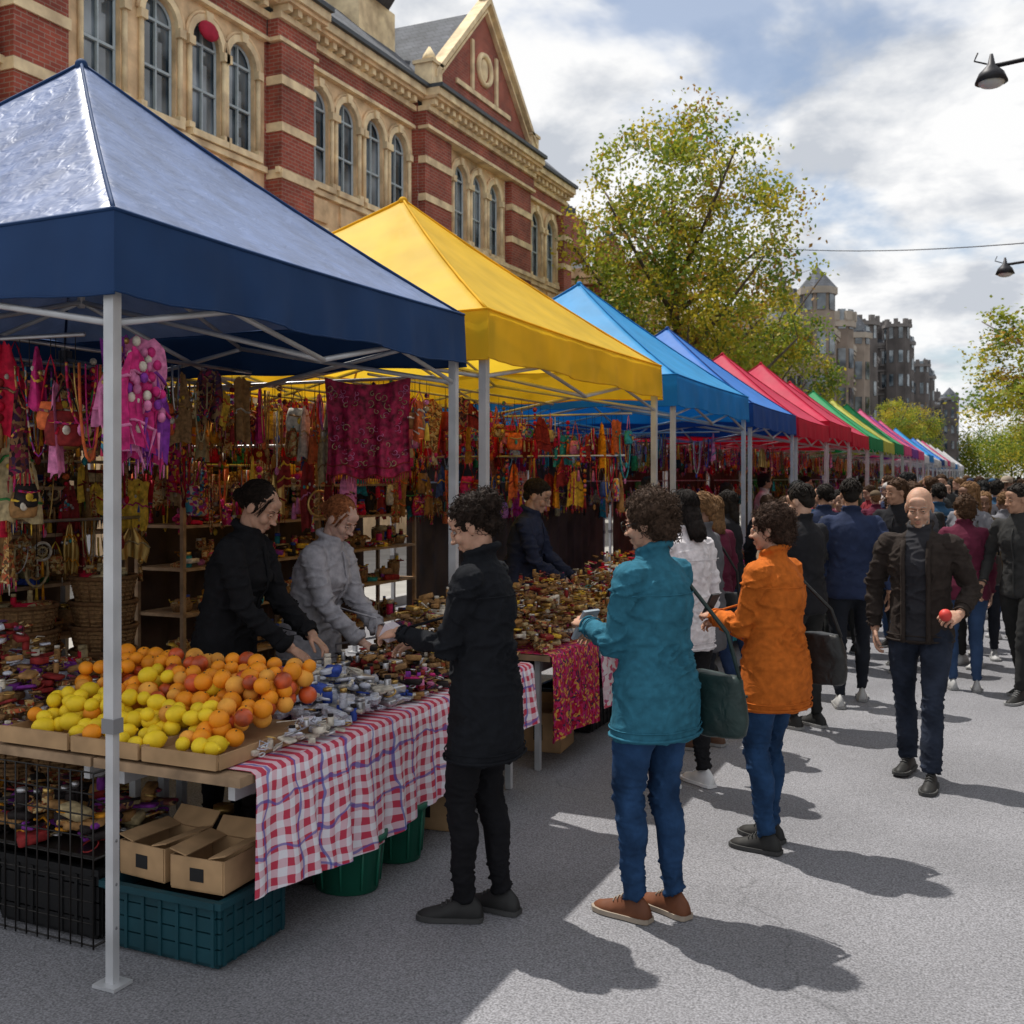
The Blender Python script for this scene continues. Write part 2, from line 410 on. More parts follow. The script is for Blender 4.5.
        hairpatch([E_((0, -.024, .038), (.077, .093, .083), 18, 12), E_((0, -.075, .0), (.05, .04, .055)), E_((0, -.115, -.005), (.034, .032, .036)), E_((.06, -.01, .0), (.02, .03, .036)), E_((-.06, -.01, .0), (.02, .03, .036))], .003, 60.)
        strands((0, -.024, .038), (.078, .095, .085), 520, .5, 2.6, crown=V((0, .55, .75)), wild=.14, rad=.0018); strands((0, -.115, -.005), (.036, .034, .038), 110, .2, 2.5, .0018)
        for s in (-1, 1):
            for _ in range(14 if hi else 0): mb.add(tube([H((s * (.05 + rg.gauss(0, .004)), .05 + rg.gauss(0, .005), .07)), H((s * (.069 + rg.gauss(0, .003)), .045 + rg.gauss(0, .006), .02)), H((s * (.07 + rg.gauss(0, .004)), .035 + rg.gauss(0, .008), -.03))], [.0012, .0014, .0005], 3), 3)
    elif st == 'long':
        hairpatch([E_((0, -.022, .036), (.082, .098, .087), 18, 12), E_((0, -.06, -.05), (.076, .05, .1)), E_((0, -.075, -.13), (.072, .04, .085)), E_((.062, -.015, -.03), (.022, .036, .085)), E_((-.062, -.015, -.03), (.022, .036, .085))], .005, 40.)
        strands((0, -.022, .036), (.082, .098, .087), 300, .1, 1.7)
        for _ in range(240 if hi else 50):
            a = rg.uniform(pi * .95, 2.05 * pi); x, y = cos(a) * .078, -.05 + sin(a) * .05; rr = .003 if hi else .006
            pts = [H((x * (1 - .06 * t) + rg.gauss(0, .003), y - .002 * t, .03 - t * .045 + rg.gauss(0, .004))) for t in range(6)]
            mb.add(tube(pts, [rr] * 5 + [rr * .3], 4), 3)
    elif st == 'short':
        hairpatch([E_((0, -.022, .04), (.078, .095, .083), 18, 12), E_((0, -.062, -.01), (.062, .045, .055)), E_((0, .045, .08), (.05, .03, .022))], .004, 55.)
        strands((0, -.022, .04), (.079, .096, .084), 420, .05, 1.75, .003, .25); strands((0, .045, .08), (.052, .03, .024), 60, .1, 1.4, .003, .3)
    elif st == 'bald':
        hairpatch([E_((0, -.05, -.008), (.0685, .056, .036), 16, 10)], .001, 60.)
        if hi:
            hairpatch([E_((0, .05, -.09), (.036, .032, .017)), E_((.04, .028, -.07), (.012, .028, .02)), E_((-.04, .028, -.07), (.012, .028, .02)), E_((0, .086, -.0485), (.022, .006, .003))], .0015, 90., .004)
    elif st == 'cap':
        hairpatch([E_((0, -.022, .03), (.079, .095, .07), 18, 12), E_((0, -.062, -.01), (.062, .045, .055))], .003, 60.)
        mb.add(E_((0, -.018, .056), (.084, .101, .07), 18, 10), 8); mb.add(E_((0, .1, .05), (.06, .055, .007)), 8)
    if q('glasses'):
        for s in (-1, 1):
            mb.add(torus(H((s * .033, .1, .0)), .021, .0022, 16, 5, Hr @ Matrix.Rotation(pi / 2, 3, 'X')), 6)
            mb.add(tube([H((s * .054, .098, .004)), H((s * .076, .05, .004)), H((s * .08, -.005, .002))], .002, 5), 6)
        mb.add(tube([H((-.012, .101, .002)), H((0, .104, .004)), H((.012, .101, .002))], .002, 5), 6)
    if q('bag'):
        bs, bp_, bsz, fl = q('bag')
        c = V(bp_); rings = []
        for tz, sc in ((-1, .8), (-.85, 1.), (-.3, 1.06), (.35, .97), (.85, .85), (1, .72)):
            rings.append([c + V((cos(a) * (abs(cos(a)) ** -.35 if abs(cos(a)) > .01 else 1) * bsz[0] * sc * .8, sin(a) * bsz[1] * sc, tz * bsz[2])) for a in [2 * pi * j / 20 for j in range(20)]])
        c4, f4, _ = remesh([loft(rings)], .012, 3, .008, 12.); mb.addm(c4, f4, [9] * len(f4))
        top = SH[bs] + V((-bs * .05, 0, .055))
        f1 = c + V((0, bsz[1] * .8, bsz[2] * .9)); b1 = c + V((0, -bsz[1] * .8, bsz[2] * .9))
        fr = SH[bs] + V((-bs * .03, .1, -.06)); bk = SH[bs] + V((-bs * .03, -.1, -.06))
        mb.add(tube([f1, f1.lerp(fr, .5) + V((bs * .05, .03, 0)), fr, top, bk, bk.lerp(b1, .5) + V((bs * .05, -.02, 0)), b1], .009, 6), 9)
        mb.add(tube([c + V((bsz[0] * .9, -bsz[1] * .8, bsz[2] * .3)), c + V((bsz[0] * 1.02, 0, bsz[2] * .25)), c + V((bsz[0] * .9, bsz[1] * .8, bsz[2] * .3))], .006, 6), 9)
    if q('held'):
        for (kind, p, r) in q('held'):
            if kind == 'ball': mb.add(ell(p, r), 10)
            else: mb.add(box(p, r, 0, Matrix.Rotation(.5, 3, 'X')), 10, False)
    return mb

def pmats(top, tro, skin=(.46, .265, .185), hair=(.02, .014, .01), shoe=(.02, .02, .02), inner=(.02, .02, .025), bag=(.015, .015, .015), held=(.5, .1, .08), sole=(.05, .05, .05), denim=False):
    k = pmats.k = getattr(pmats, 'k', 0) + 1
    return [M(f'jacket_{k}', top, .92, .22, 26, .0014, 240, fold=.008, fscale=16, spec=.15, detail=5), M(f'trousers_{k}', tro, .92, .45 if denim else .2, 9, .0008, 260, spec=.15, fold=.006, fscale=20, detail=5),
            M(f'skin_{k}', skin, .62, .2, 22, .0005, 220, spec=.25, detail=4, sss=.15), M(f'hair_{k}', hair, .75, .5, 60, spec=.15), M(f'shoe_{k}', shoe, .6, .2, 10, spec=.3),
            EYE, DARK, M(f'lips_{k}', (skin[0] * .85, skin[1] * .6, skin[2] * .6), .5, 0), M(f'inner_{k}', inner, .85, .15, 9, fold=.01), M(f'bag_{k}', bag, .5, .2, 10, spec=.4, fold=.012, fscale=14),
            M(f'held_{k}', held, .5, .1), M(f'sole_{k}', sole, .8, .1)]
EYE = M('eye', (.36, .33, .31), .3, 0); DARK = M('dark_detail', (.012, .01, .009), .35, 0)
def person(name, P, mats, loc, heading, height, seed=1):
    mb = build_person(P, seed); return mb.obj(name, mats, (loc[0], loc[1], 0.004), (0, 0, radians(heading)), None, height / 1.705)

person('woman', dict(hem=.28, hemw=1.08, bulk=1.05, hips=1.03, lean=.035, head=(.1, .45), headfwd=.28, hair='curlyup', leg=1.0,
    hands=((-.07, .34, 1.14), (.09, .30, 1.08)), palm=((-.4, .2, 1), (.5, .2, 1)), poles=((-.3, -.6, -1.2), (.3, -.6, -1.2)), curl=(.5, .5), fdir=((.3, .9, -.3), (-.3, .9, -.2)),
    feet=((-.06, .07, .2, 0), (.07, -.05, -.2, 0)), held=[('box', (0.01, .42, 1.13), (.09, .05, .06))]),
    pmats((.009, .010, .013), (.009, .009, .011), hair=(.018, .011, .008), held=(.5, .45, .5)), (-1.87, 3.88), 96, 1.68, 11)
person('woman', dict(hem=.2, bulk=1.13, hips=1.06, lean=.02, head=(.25, .2), headfwd=.2, hair='curly', glasses=1, leg=1.04, sleeve=1.12, hairsize=1.04,
    hands=((-.06, .31, 1.15), (.08, .29, 1.08)), palm=((-.6, .1, .8), (.6, .1, .8)), poles=((-.35, -.6, -1.2), (.35, -.6, -1.2)), curl=(.5, .5), fdir=((.4, .8, .1), (-.4, .8, .1)),
    feet=((-.08, .05, .1, 0), (.07, -.04, -.15, 0)), bag=(1, (.22, -.14, .84), (.06, .14, .13), 0), held=[('box', (0, .37, 1.14), (.1, .012, .14))]),
    pmats((.026, .125, .185), (.016, .045, .11), hair=(.05, .03, .02), shoe=(.13, .045, .02), bag=(.012, .03, .028), held=(.3, .35, .4), sole=(.3, .25, .2), denim=True), (-1.25, 4.16), 70, 1.69, 12)
person('woman', dict(hem=.23, bulk=1.14, hips=1.06, lean=.01, head=(.2, .1), headfwd=.16, hair='curly', leg=1.04, sleeve=1.14, hairsize=1.0, jaw=1.08,
    hands=((-.05, .32, 1.13), (.05, .30, 1.08)), palm=((-.6, .1, .8), (.6, .1, .8)), poles=((-.35, -.6, -1.2), (.35, -.6, -1.2)), curl=(.7, .7), fdir=((.4, .8, .1), (-.4, .8, .1)),
    feet=((-.09, .0, .1, 0), (.08, .07, -.1, 0)), bag=(1, (.22, -.14, .93), (.06, .13, .13), 0), held=[('box', (0, .37, 1.18), (.075, .012, .13))]),
    pmats((.46, .115, .016), (.015, .043, .105), hair=(.04, .022, .015), held=(.02, .02, .02), denim=True), (-.97, 5.17), 72, 1.62, 13)
person('woman', dict(hem=.14, bulk=1.02, hips=1.0, head=(.1, .3), hair='long', hands=((-.08, .34, 1.13), None), palm=((-.6, .1, .8), None), feet=((-.1, .05, .1, 0), (.09, -.05, -.1, 0))),
    pmats((.66, .63, .65), (.012, .012, .014), hair=(.012, .009, .008), shoe=(.6, .6, .6), sole=(.7, .7, .7)), (-1.62, 6.0), 60, 1.68, 14)
person('man', dict(male=True, hem=.13, bulk=1.08, hips=.98, lean=.03, head=(.1, .28), headfwd=.18, hair='bald', open=.07, leg=1.04, sleeve=1.12, loose=.012, waist=1.06, jaw=1.06, nose=2,
    hands=((-.25, .2, 1.0), (.26, -.0, .87)), palm=((-.6, 0, .7), (1, .1, 0)), poles=((-.5, -1, -.6), (.9, -.8, 0)), curl=(.9, .5), fdir=((.5, .8, -.1), None),
    feet=((-.09, .17, .06, 0), (.1, -.14, -.1, .01)), held=[('ball', (-.195, .32, 1.0), .035)]),
    pmats((.030, .023, .020), (.02, .026, .042), skin=(.46, .27, .19), hair=(.3, .26, .23), held=(.55, .05, .04), denim=True), (-.42, 6.70), 172, 1.70, 15)
person('market_vendor', dict(hem=.16, bulk=1.08, lean=.24, head=(.0, .55), headfwd=.32, hair='tied', sleeve=1.1,
    hands=((-.07, .40, .96), (.1, .36, .93)), palm=((-.3, 0, 1), (.3, 0, 1)), poles=((-.5, -.6, -1), (.5, -.6, -1)), curl=(.45, .45), fdir=((.3, .8, -.5), (-.3, .8, -.5))),
    pmats((.01, .01, .012), (.015, .015, .02), hair=(.014, .009, .007)), (-3.42, 4.2), -78, 1.76, 16)
person('market_vendor', dict(hem=.16, bulk=1.12, lean=.26, head=(-.1, .6), headfwd=.34, hair='tied', sleeve=1.15, hips=1.1, jaw=1.08,
    hands=((-.04, .40, .96), (.1, .36, .92)), palm=((-.3, 0, 1), (.3, 0, 1)), poles=((-.5, -.6, -1), (.5, -.6, -1)), curl=(.45, .45), fdir=((.3, .8, -.5), (-.3, .8, -.5))),
    pmats((.33, .32, .35), (.05, .05, .07), skin=(.52, .32, .25), hair=(.26, .09, .035)), (-3.38, 4.85), -86, 1.68, 17)
person('market_vendor', dict(male=True, hem=.16, bulk=1.06, lean=.18, head=(.0, .4), headfwd=.25, hair='short',
    hands=((-.1, .38, .98), (.12, .36, .97)), palm=((-.3, 0, 1), (.3, 0, 1)), poles=((-.6, -.6, -1), (.6, -.6, -1))),
    pmats((.02, .025, .05), (.015, .015, .02), skin=(.4, .24, .17)), (-3.3, 7.45), -80, 1.75, 18)

variants = [
    dict(hair='long', feet=((-.09, .16, .05, 0), (.09, -.15, -.05, .0)), jaw=.95),
    dict(hair='short', male=True, bulk=1.1, sleeve=1.1, open=.06, feet=((-.09, -.15, .05, 0), (.09, .17, -.05, 0)), hands=((-.27, .12, .9), (.27, -.08, .88))),
    dict(hair='tied', hem=.28, bulk=1.06, feet=((-.09, .03, .05, 0), (.1, -.03, -.1, 0)), hands=((-.08, .3, 1.12), None), bag=(1, (.22, -.05, .9), (.06, .13, .12), 0)),
    dict(hair='short', male=True, bulk=1.06, sleeve=1.1, hands=((-.1, .28, 1.1), (.1, .28, 1.1)), head=(.1, .3), jaw=1.1, nose=2),
    dict(hair='cap', male=True, bulk=1.14, waist=1.1, sleeve=1.1, feet=((-.1, .1, .1, 0), (.1, -.1, -.1, 0))),
    dict(hair='long', hem=.2, bulk=1.1, hips=1.08, hands=((-.2, .25, 1.0), None), head=(-.3, .1), bag=(-1, (-.22, 0, .9), (.06, .12, .14), 0)),
    dict(hair='curly', bulk=1.12, hips=1.1, sleeve=1.1, head=(.4, .05), jaw=1.06),
    dict(hair='short', male=True, bulk=1.0, lean=.08, head=(-.5, .1), feet=((-.09, .2, .05, 0), (.09, -.18, -.05, 0)), hands=((-.28, -.08, .9), (.27, .12, .9))),
    dict(hair='bald', male=True, bulk=1.05, feet=((-.09, .2, .05, 0), (.09, -.18, -.05, 0)), hands=((-.28, -.08, .9), (.27, .12, .9))),
    dict(hair='tied', bulk=.98, hem=.1, head=(.5, .0), feet=((-.09, -.16, .05, 0), (.09, .18, -.05, 0)), bag=(1, (0, -.2, 1.2), (.12, .08, .2), 0)),
]
vm = []
for i, p in enumerate(variants):
    p = dict(p); p['hi'] = False; vm.append(build_person(p, 50 + i))
tops = [(.015, .015, .018), (.02, .03, .07), (.2, .02, .03), (.45, .43, .41), (.05, .06, .05), (.11, .08, .05), (.03, .08, .15), (.28, .23, .18), (.09, .09, .1), (.1, .015, .035), (.3, .16, .16), (.03, .03, .03), (.16, .16, .18)]
tros = [(.012, .014, .02), (.02, .04, .1), (.03, .06, .13), (.02, .02, .02), (.12, .1, .07)]
hairs = [(.012, .009, .007), (.05, .025, .012), (.15, .08, .035), (.01, .01, .01), (.2, .17, .15)]
TM = [M('crowd_top', c, .9, .2, 9, fold=.01, spec=.2) for c in tops]; RM = [M('crowd_trousers', c, .9, .2, 9, spec=.2) for c in tros]
HM = [M('crowd_hair', c, .75, .4, 50, spec=.2) for c in hairs]; SM = [M('crowd_skin', c, .62, .15, 12, spec=.25) for c in ((.44, .26, .18), (.37, .21, .14), (.2, .11, .075), (.48, .3, .22))]
SHM = [M('crowd_shoe', c, .6, 0) for c in ((.02, .02, .02), (.4, .4, .4), (.1, .05, .03))]; BG = [M('crowd_bag', c, .5) for c in ((.015, .015, .015), (.2, .08, .03))]
LIP = M('crowd_lips', (.33, .15, .11), .5, 0); SOLE = M('crowd_sole', (.25, .25, .25), .8, 0)
rg = random.Random(5)
vmesh = [b.mesh('pedestrian', [TM[0], RM[0], SM[0], HM[0], SHM[0], EYE, DARK, LIP, TM[3], BG[0], TM[2], SOLE]) for b in vm]
placed = [(-1.95, 3.86), (-1.3, 4.13), (-.99, 5.17), (-1.66, 6.), (-.42, 6.7)]
def ped(x, y, h, vi=None, top=None, tro=None, hair=None, ht=None):
    placed.append((x, y)); vi = rg.randrange(len(vmesh)) if vi is None else vi
    if vi == 8 and rg.random() < .6: vi = 7
    o = put('pedestrian', vmesh[vi], (x, y, .004), (0, 0, radians(h)), None, (ht or rg.uniform(1.56, 1.82)) / 1.705)
    sel = {0: TM[rg.choice([0, 0, 1, 11, 11, 8, 12, 2, 3, 4, 5, 6, 7, 9, 10]) if top is None else top], 1: rg.choice(RM) if tro is None else RM[tro], 2: rg.choice(SM), 3: rg.choice(HM[:4]) if hair is None else HM[hair], 4: rg.choice(SHM), 8: rg.choice(TM), 9: rg.choice(BG)}
    for i, m in sel.items():
        o.material_slots[i].link = 'OBJECT'; o.material_slots[i].material = m
ped(-1.75, 6.9, 80, 2, 8, 0, 2, 1.66); ped(-1.25, 7.75, 60, 3, 0, 3, 0, 1.70); ped(-1.95, 8.0, 60, 0, 9, 1, 2, 1.62); ped(-1.05, 8.7, 10, 1, 1, 0, 0, 1.74); ped(-1.6, 9.0, 200, 5, 7, 1, 1, 1.6)
ped(-.27, 9.65, 10, 6, 9, 2, 1, 1.6); ped(.16, 9.5, 150, 7, 11, 3, 0, 1.7); ped(-.85, 10.6, 160, 7, 0, 0, 1, 1.74); ped(-1.5, 10.4, 20, 9, 1, 3, 0, 1.7)
ped(-.15, 11.6, 185, 0, 5, 0, 2, 1.62); ped(.35, 11.9, 5, 9, 8, 1, 1, 1.7); ped(-2.2, 9.6, 85, 0, 0, 1, 0, 1.64); ped(-.6, 12.2, 0, 9, 6, 0, 0, 1.7); ped(.05, 12.9, 30, 2, 12, 1, 2, 1.6)
n = 0
for _ in range(9000):
    if n >= 190: break
    y = 10.8 + 75 * rg.random() ** 1.7
    x = rg.uniform(-2.25, 2.7 if y > 14 else 1.2)
    if min((x - a) ** 2 + (y - b) ** 2 for a, b in placed) < .28: continue
    if x > 1 and rg.random() < .5: continue
    h = rg.choice([180, 180, 0, 0, 0, 85 if x < -1.2 else 150, 95 if x < -1.2 else 30, 250]) + rg.uniform(-30, 30)
    ped(x, y, h); n += 1

# ------------------------------------------------------------------ TENTS
def canopy(name, col, transl=.25, rough=.6, spec=.3, var=.1, fold=.02):
    return M(name, col, rough, var, 3, transl=transl, spec=spec, fold=fold, fscale=4.5, dist=.3, fs=.6)
METAL = M('tent_metal', (.5, .51, .53), .4, .15, metal=.3, spec=.5); PLAST = M('tent_joint', (.2, .2, .21), .5, 0)
def tent_mesh(a=1.5, ez=2.66, az=3.85, vd=.28):
    mb = MB(); N = 48
    vs = []; fs = []
    for i in range(N + 1):
        for j in range(N + 1):
            u = (i / N * 2 - 1); v = (j / N * 2 - 1); r = max(abs(u), abs(v)); t = min(abs(u), abs(v)) / max(r, 1e-4)
            z = ez + (az - ez) * ((1 - r) * .88 + (1 - r) ** 2 * .12) - .035 * (1 - t ** 2) * sin(pi * r) - .012 * (1 - t ** 2) * r
            z += .008 * noise.noise(V((u * 5, v * 5, 0))) + .005 * noise.noise(V((u * 14, v * 14, 3))) + .004 * sin((t if abs(u) > abs(v) else t + 3) * 9) * r
            vs.append((u * a, v * a, z))
    for i in range(N):
        for j in range(N):
            q = i * (N + 1) + j; fs.append((q, q + N + 1, q + N + 2, q + 1))
    f2 = []
    for f in fs:
        i, j = f[0] // (N + 1), f[0] % (N + 1)
        if (i < N / 2) == (j < N / 2): f2 += [(f[0], f[1], f[2]), (f[0], f[2], f[3])]
        else: f2 += [(f[0], f[1], f[3]), (f[1], f[2], f[3])]
    mb.add((vs, f2), 0)
    for sx in (-1, 1):
        for sy in (-1, 1):
            pts = []
            for k in range(0, 17):
                r = k / 16; pts.append((sx * a * r, sy * a * r, ez + (az - ez) * ((1 - r) * .88 + (1 - r) ** 2 * .12) + .004))
            mb.add(tube(pts, .009, 6), 1)
    n = 48
    for side in range(4):
        rows = []
        for k in range(6):
            t = k / 5; row = []
            for i in range(n + 1):
                s = (i / n * 2 - 1); off = .012 + .014 * t * sin(i * .9 + side) * (1 - s * s) + .01 * t + .006 * t * sin(i * 2.3)
                z = ez + .002 - vd * t - (.012 * (1 - s * s) if k == 0 else .01 * sin(i * .37 + side) * t)
                p = ((a + off), s * (a + .012 + .01 * t), z)
                c, d = [(1, 0), (0, 1), (-1, 0), (0, -1)][side]
                row.append((p[0] * c - p[1] * d, p[0] * d + p[1] * c, z))
            rows.append(row)
        mb.add(loft(rows, False, False), 1)
        mb.add(tube(rows[-1], .005, 4), 1); mb.add(tube(rows[0], .008, 4), 1)
    l = a - .035
    for sx in (-1, 1):
        for sy in (-1, 1):
            mb.add(bx(sx * l - .022, sx * l + .022, sy * l - .022, sy * l + .022, .9, ez - .03), 2, False)
            mb.add(bx(sx * l - .017, sx * l + .017, sy * l - .017, sy * l + .017, .012, .9), 2, False)
            mb.add(bx(sx * l - .05, sx * l + .05, sy * l - .05, sy * l + .05, 0, .012), 2, False)
            mb.add(bx(sx * l - .034, sx * l + .034, sy * l - .034, sy * l + .034, ez - .16, ez - .06), 3, False)
            mb.add(bx(sx * l - .027, sx * l + .027, sy * l - .027, sy * l + .027, .87, .92), 3, False)
            for z in (.2, .35, .5): mb.add(tube([(sx * l + .0172, sy * l, z), (sx * l + .0185, sy * l, z)], .006, 6), 3)
    def bar(p, q): mb.add(tube([p, q], .013, 6), 2)
    hi, lo = ez - .12, ez - .5
    for sd in range(4):
        c, d = [(1, 0), (0, 1), (-1, 0), (0, -1)][sd]
        def T(x, y, z): return (x * c - y * d, x * d + y * c, z)
        for k in range(2):
            y0, y1 = -l + k * l, k * l
            bar(T(l, y0, hi), T(l, y1, lo + .12)); bar(T(l - .02, y0, lo + .12), T(l - .02, y1, hi))
        bar(T(l, 0, hi), T(0, 0, ez + .35)); bar(T(l, 0, lo + .12), T(0, 0, ez - .02))
    mb.add(tube([(0, 0, ez - .05), (0, 0, az - .03)], .02, 8), 2); mb.add(ell((0, 0, az - .01), .035), 1)
    return mb
tb = tent_mesh()
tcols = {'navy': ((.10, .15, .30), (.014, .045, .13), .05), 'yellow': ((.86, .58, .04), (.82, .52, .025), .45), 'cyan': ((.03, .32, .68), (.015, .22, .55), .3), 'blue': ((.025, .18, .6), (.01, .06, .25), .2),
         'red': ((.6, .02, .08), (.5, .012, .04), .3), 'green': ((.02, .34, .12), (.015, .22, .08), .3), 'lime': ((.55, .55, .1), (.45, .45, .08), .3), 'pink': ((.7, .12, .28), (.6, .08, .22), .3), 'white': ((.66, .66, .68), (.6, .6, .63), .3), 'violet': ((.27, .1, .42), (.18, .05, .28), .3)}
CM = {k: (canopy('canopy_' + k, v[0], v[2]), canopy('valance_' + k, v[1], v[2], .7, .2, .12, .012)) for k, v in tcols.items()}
CM['navy'] = (M('canopy_navy', (.10, .15, .30), .42, .25, 5, transl=.05, spec=.75, fold=.012, fscale=11, dist=.6, fs=.9, detail=5), CM['navy'][1])  # roof paler than the valance: sunlit sheen painted into the fabric colour
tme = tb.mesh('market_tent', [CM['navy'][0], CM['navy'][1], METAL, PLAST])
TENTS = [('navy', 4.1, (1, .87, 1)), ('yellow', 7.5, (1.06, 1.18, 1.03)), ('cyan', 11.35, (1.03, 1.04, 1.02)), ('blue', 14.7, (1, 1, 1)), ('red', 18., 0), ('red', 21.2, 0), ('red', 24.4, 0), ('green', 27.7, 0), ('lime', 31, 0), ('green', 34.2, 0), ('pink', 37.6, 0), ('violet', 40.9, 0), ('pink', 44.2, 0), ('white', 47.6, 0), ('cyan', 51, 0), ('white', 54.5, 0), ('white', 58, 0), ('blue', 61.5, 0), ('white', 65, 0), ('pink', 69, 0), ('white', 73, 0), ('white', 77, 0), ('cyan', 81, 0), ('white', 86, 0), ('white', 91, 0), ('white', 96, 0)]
rt = random.Random(77)
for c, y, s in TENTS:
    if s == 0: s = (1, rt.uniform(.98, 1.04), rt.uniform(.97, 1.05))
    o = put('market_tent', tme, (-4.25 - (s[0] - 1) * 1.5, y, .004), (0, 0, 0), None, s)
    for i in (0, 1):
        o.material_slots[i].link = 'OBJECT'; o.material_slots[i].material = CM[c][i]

# ------------------------------------------------------------------ GOODS
gc = [(.5, .01, .04), (.5, .025, .16), (.65, .27, .02), (.65, .42, .05), (.03, .26, .3), (.2, .035, .28), (.04, .08, .36), (.55, .5, .42), (.02, .015, .015), (.3, .16, .06), (.05, .25, .07), (.6, .13, .04), (.55, .17, .33), (.22, .02, .02), (.42, .33, .18)]
GM = [M(f'goods_{i}', c, .7, .4, 35, detail=2, spec=.2) for i, c in enumerate(gc)]
GM += [cellmat('ornate_red', [(.45, .01, .04), (.5, .02, .12), (.3, .0, .03), (.6, .32, .06), (.42, .02, .15), (.05, .02, .06)], 60),
       cellmat('ornate_multi', [(.5, .03, .08), (.6, .34, .05), (.05, .22, .3), (.25, .03, .25), (.55, .42, .33), (.05, .04, .08)], 50),
       cellmat('ornate_gold', [(.42, .25, .08), (.25, .11, .03), (.5, .37, .18), (.1, .05, .02), (.38, .08, .03)], 70),
       cellmat('ornate_dark', [(.03, .015, .02), (.16, .05, .04), (.32, .2, .09), (.06, .03, .08), (.28, .02, .08)], 55)]
GM += [M('brass_trinket', (.5, .33, .11), .4, .3, metal=.8), M('silver_trinket', (.5, .5, .52), .4, .3, metal=.8), M('cellophane', (.5, .52, .6), .25, .3, 15, spec=.8, fold=.02, fscale=30), M('wicker', (.25, .14, .06), .85, .4, 60)]
REDS = [0, 1, 11, 12, 13, 15, 15, 16, 13, 0, 18, 9]; GOLD = [2, 3, 9, 14, 17, 19, 17, 18, 22, 13]; ALL = list(range(19)); MIX = REDS + [4, 6, 7, 10, 14, 17, 16, 3, 9, 8, 17, 22]
BROWN = [9, 14, 17, 22, 19, 18, 9, 22, 7, 3]
def hang(mb, p, r, pal, L=None):
    x, y, z = p; t = r.random(); m = r.choice(pal); yaw = r.uniform(-.9, .9); c, s = cos(yaw), sin(yaw)
    def T(a, b, cc): return (x + a * c - b * s, y + a * s + b * c, z + cc)
    if t < .36 or (L and t < .6):
        w = r.uniform(.04, .11); ln = L or r.uniform(.16, .42); ph = r.random() * 6; n = r.uniform(2, 4); rows = []; shp = r.choice([0, 0, 1])
        for k in range(9):
            tt = k / 8; row = []
            for i in range(10):
                u = i / 9 * 2 - 1; ww = w * ((.35 + .65 * min(1, tt * 2.5)) if shp == 0 else (1 - .3 * tt * tt)) * (1 + .12 * sin(tt * 5 + ph))
                row.append(T(.025 * sin(u * n * 2 + ph) * (.3 + tt), u * ww, -tt * ln - .03 * u * u + .01 * sin(i * 2 + ph)))
            rows.append(row)
        mb.add(loft(rows, False, False), m)
        if r.random() < .5:
            for i in range(0, 10, 1):
                q = rows[-1][i]; mb.add(tube([q, (q[0], q[1], q[2] - .05)], [.005, .002], 3), r.choice(pal))
        m2 = r.choice(pal)
        for k in ((2, 6) if r.random() < .5 else (4,)):
            mb.add(tube([(q[0] + .004 * c, q[1] + .004 * s, q[2]) for q in rows[k]], .006, 4), m2)
        if r.random() < .6:
            for i in range(1, 9, 2): q = rows[3][i]; mb.add(ell((q[0] + .006 * c, q[1] + .006 * s, q[2]), (.008, .012, .012), 6, 4), r.choice([3, 19, 20, 7, 4]))
    elif t < .56:
        for k in range(r.randint(2, 5)):
            w = r.uniform(.025, .07); ln = r.uniform(.12, .4); o = r.uniform(-.06, .06); mm = r.choice(pal + [19, 20])
            pts = [T(.01 * k, o + w * cos(a), -ln * sin(a)) for a in [pi * i / 10 for i in range(11)]]
            mb.add(tube(pts, r.uniform(.003, .007), 4), mm)
            if r.random() < .7: mb.add(ell(T(.01 * k, o, -ln - .02), (.012, .02, .027), 8, 5), r.choice(pal))
    elif t < .8:
        w = r.uniform(.05, .1); h = w * r.uniform(.8, 1.2); d = r.uniform(.08, .2); rings = []
        for tz, sc in ((-1, .75), (-.85, .96), (-.2, 1.05), (.6, .9), (1, .75)):
            rings.append([T(cos(a) * .035 * sc, sin(a) * w * sc, -d - h + tz * h) for a in [2 * pi * j / 12 for j in range(12)]])
        mb.add(loft(rings), m); mb.add(tube([T(0, -w * .7, -d - h * .05), T(0, -w * .3, -d * .3), T(0, 0, 0), T(0, w * .3, -d * .3), T(0, w * .7, -d - h * .05)], .004, 5), r.choice(pal + [8]))
        mb.add(tube([T(.035, -w * .9, -d - h * .6), T(.042, 0, -d - h * .75), T(.035, w * .9, -d - h * .6)], .006, 5), r.choice(pal)); mb.add(ell(T(.04, 0, -d - h * 1.1), (.01, .02, .02), 8, 5), r.choice([3, 4, 7, 19]))
    elif t < .92:
        zz = 0
        for k in range(r.randint(3, 7)):
            rr = r.uniform(.01, .022); mb.add(ell(T(0, 0, zz - rr), rr, 8, 5), r.choice(pal + [19])); zz -= rr * 2 + .008
        mb.add(tube([T(0, 0, zz), T(0, 0, zz - .03), T(0, 0, zz - .1)], [.006, .012, .018], 7), m)
    else:
        R_ = r.uniform(.04, .09); R3 = Matrix.Rotation(yaw, 3, 'Z') @ Matrix.Rotation(pi / 2, 3, 'Y')
        mb.add(torus(T(0, 0, -.1 - R_), R_, .009, 16, 5, R3), m); mb.add(torus(T(0, 0, -.1 - R_), R_ * .5, .007, 12, 5, R3), r.choice(pal))
        for k in range(6):
            a = pi / 6 + k * pi / 3; mb.add(tube([T(0, 0, -.1 - R_), T(0, R_ * cos(a), -.1 - R_ + R_ * sin(a))], .0025, 3), m)
        for k in (-1, 0, 1): mb.add(tube([T(0, k * R_ * .6, -.1 - 1.8 * R_), T(0, k * R_ * .6, -.2 - 1.9 * R_)], [.004, .012], 5), r.choice(pal))
        mb.add(tube([T(0, 0, 0), T(0, 0, -.1)], .003, 4), 8)
